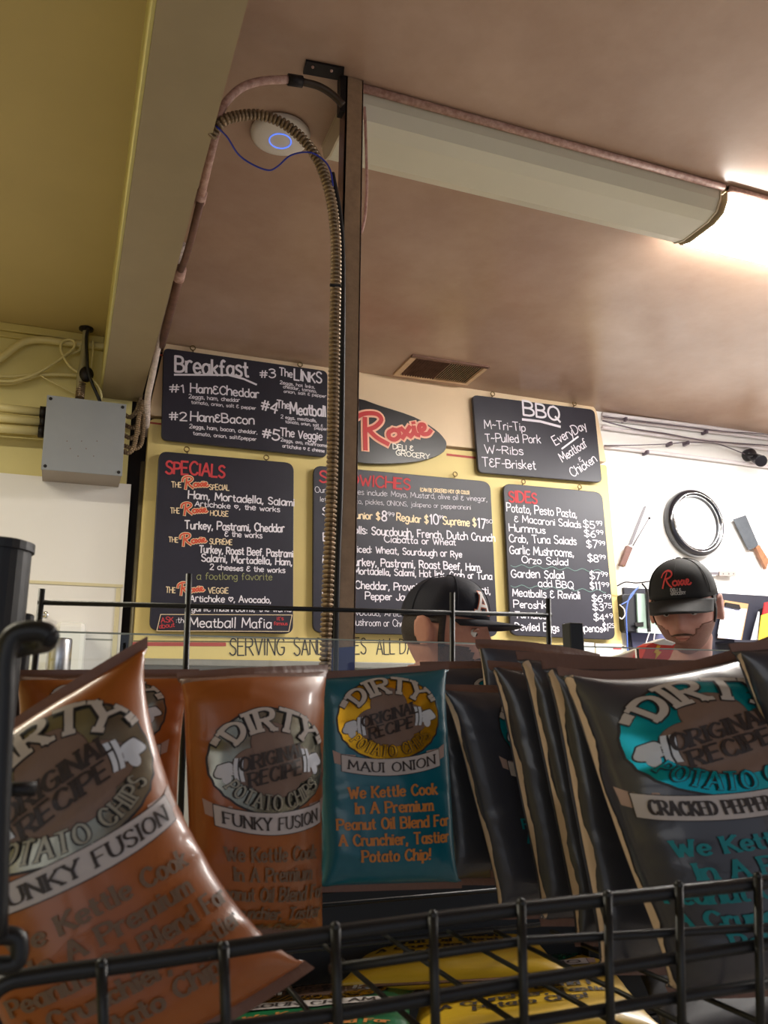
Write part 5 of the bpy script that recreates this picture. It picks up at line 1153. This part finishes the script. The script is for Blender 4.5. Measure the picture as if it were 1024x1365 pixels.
    for i in range(m_+1):
        a = i/m_*PI/2
        for j in range(n):
            t = 2*PI*j/n; sx_, sy_ = math.sin(t), -math.cos(t); k = math.sin(a)**.82
            vs.append(T((.083*sx_*k, .104*sy_*k+.002, .034+.093*math.cos(a)**.9*(1+.03*sy_*-1)+(-.006 if sy_ > 0 else 0)*k)))
    for i in range(m_):
        for j in range(n): j2 = (j+1) % n; fs.append((i*n+j, (i+1)*n+j, (i+1)*n+j2, i*n+j2))
    mb = MB(); mb.add(vs, fs); cap_ = mb.build('cap', capM, P, smooth=True); sd = cap_.modifiers.new('thick', 'SOLIDIFY'); sd.thickness = .003
    # brim
    vs = []; fs = []; nb = 20; mbm = 8
    for i in range(nb+1):
        t = -1.15+2.3*i/nb
        for j in range(mbm+1):
            f_ = j/mbm; x = .083*math.sin(t)*(1-.04*f_); y = -.104*math.cos(t)-f_*.072*max(.0, math.cos(t*1.25))**.7; z = .036-brim_tilt*f_-.010*(math.sin(t)**2)*(1+f_)
            vs.append(T((x, y, z)))
    for i in range(nb):
        for j in range(mbm): o2 = i*(mbm+1)+j; fs.append((o2, o2+1, o2+mbm+2, o2+mbm+1))
    mb = MB(); mb.add(vs, fs); q = mb.build('brim', capM, cap_, smooth=True); sd = q.modifiers.new('thick', 'SOLIDIFY'); sd.thickness = .004
    MB().ball(T((0, .002, .128)), (.008, .008, .004), 12, 6).build('button', capM, cap_, smooth=True)
    for k in range(6):
        t = k*PI/3; MB().tube([T((.0845*math.sin(t)*math.sin(a)**.82, -.1055*math.cos(t)*math.sin(a)**.82+.002, .0355+.0935*math.cos(a)**.9+(-.006*math.sin(a)**.82 if math.cos(t) < 0 else 0))) for a in np.linspace(.1, 1.5, 10)], .0011, 6).build('seam', capM, cap_)
    def cs(x, h, o2=.0025):  # point on cap front: x across (m), h height above band
        a = math.acos(min(1, (h/.093)**(1/.9))); k = math.sin(a)**.82; t = x/.09
        p = np.array((.083*math.sin(t)*k, -.104*math.cos(t)*k+.002, .034+h)); nn = np.array((math.sin(t), -math.cos(t), .5)); nn /= np.linalg.norm(nn)
        return T(p+nn*(o2+.002))
    logo(cs, cap_)
    return P
def logo_A(cs, cap_):
    Mw = mat('embroidery_white', (232, 226, 222), .7); Mo = mat('embroidery_orange', (196, 96, 58), .7)
    for M, hw, o2 in ((Mo, .0052, .0016), (Mw, .0032, .0026)):
        mb = MB()
        for pl in ([(-.014, .014), (0, .056), (.014, .014)], [(-.009, .028), (.009, .028)], [(-.020, .014), (-.008, .014)], [(.008, .014), (.020, .014)], [(-.006, .056), (.004, .056)]):
            ribbon(mb, [(x*1.15-.034, y) for x, y in pl], hw, lambda Q: [cs(x_[0], x_[1], o2) for x_ in Q], maxseg=.006)
        mb.build('cap_letter', M, cap_)
def logo_R(cs, cap_):
    Mr = mat('embroidery_red', (214, 74, 72), .7); Mw = mat('embroidery_grey', (178, 176, 178), .7)
    class D: pass
    S = [[(.02, .62), (.06, .86), (.20, .98), (.36, .92), (.40, .74), (.30, .58), (.17, .53)], [(.20, .86), (.15, .45), (.10, .02)], [(.20, .54), (.28, .28), (.40, .05)],
         [(.52, .42), (.45, .36), (.44, .22), (.50, .14), (.57, .22), (.57, .36), (.51, .42)], [(.62, .42), (.66, .28), (.72, .14)], [(.74, .42), (.67, .28), (.60, .14)],
         [(.72, .16), (.77, .26), (.79, .40), (.79, .20), (.83, .14)], [(.85, .24), (.92, .30), (.93, .40), (.88, .42), (.85, .30), (.88, .16), (.95, .14), (1, .22)]]
    mb = MB()
    for s in S:
        pl = [tuple(q) for q in smoothpath([np.array((-.042+.084*x, .030+.042*y)) for x, y in s], 3)]
        ribbon(mb, pl, .0022, lambda Q: [cs(x_[0], x_[1], .002) for x_ in Q], maxseg=.004)
    mb.build('cap_script', Mr, cap_)
    for t, y0, w_ in (('DELI &', .023, .026), ('GROCERY', .014, .036)):
        mb = MB(); pls, wd = layout(t, 1.8)
        for pl in pls: ribbon(mb, [(-.012+p[0]/wd*w_, y0+p[1]*.0065) for p in pl], .0009, lambda Q: [cs(x_[0], x_[1], .002) for x_ in Q], maxseg=.004)
        mb.build('cap_lettering', Mw, cap_)
hA = oY(592, 843, 1.84)
person('person in a navy cap with a white letter, seen in profile facing right', hA[0], hA[1], hA[2]-.0, math.radians(46), math.radians(8), M_skin, mat('grey_shirt', (60, 60, 66), .8), mat('navy_cap_cloth', (22, 24, 38), .75, bump=.1, bs=400), .004, logo_A, M_beard, body_az=math.radians(25), hs=1.08)
hB = oY(913, 811, 1.78)
person('person in a black cap with red script logo looking down', hB[0], hB[1], hB[2], math.radians(-50), math.radians(15), M_skin2, mat('black_shirt', (34, 34, 38), .8), mat('black_cap_cloth', (30, 30, 32), .75, bump=.1, bs=400), .022, logo_R, mat('light_stubble', (146, 104, 90), .7, bump=.3, bs=300), mous=M_beard, hs=1.05, apron=mat('tan_apron', (176, 128, 88), .7), body_az=math.radians(-25))
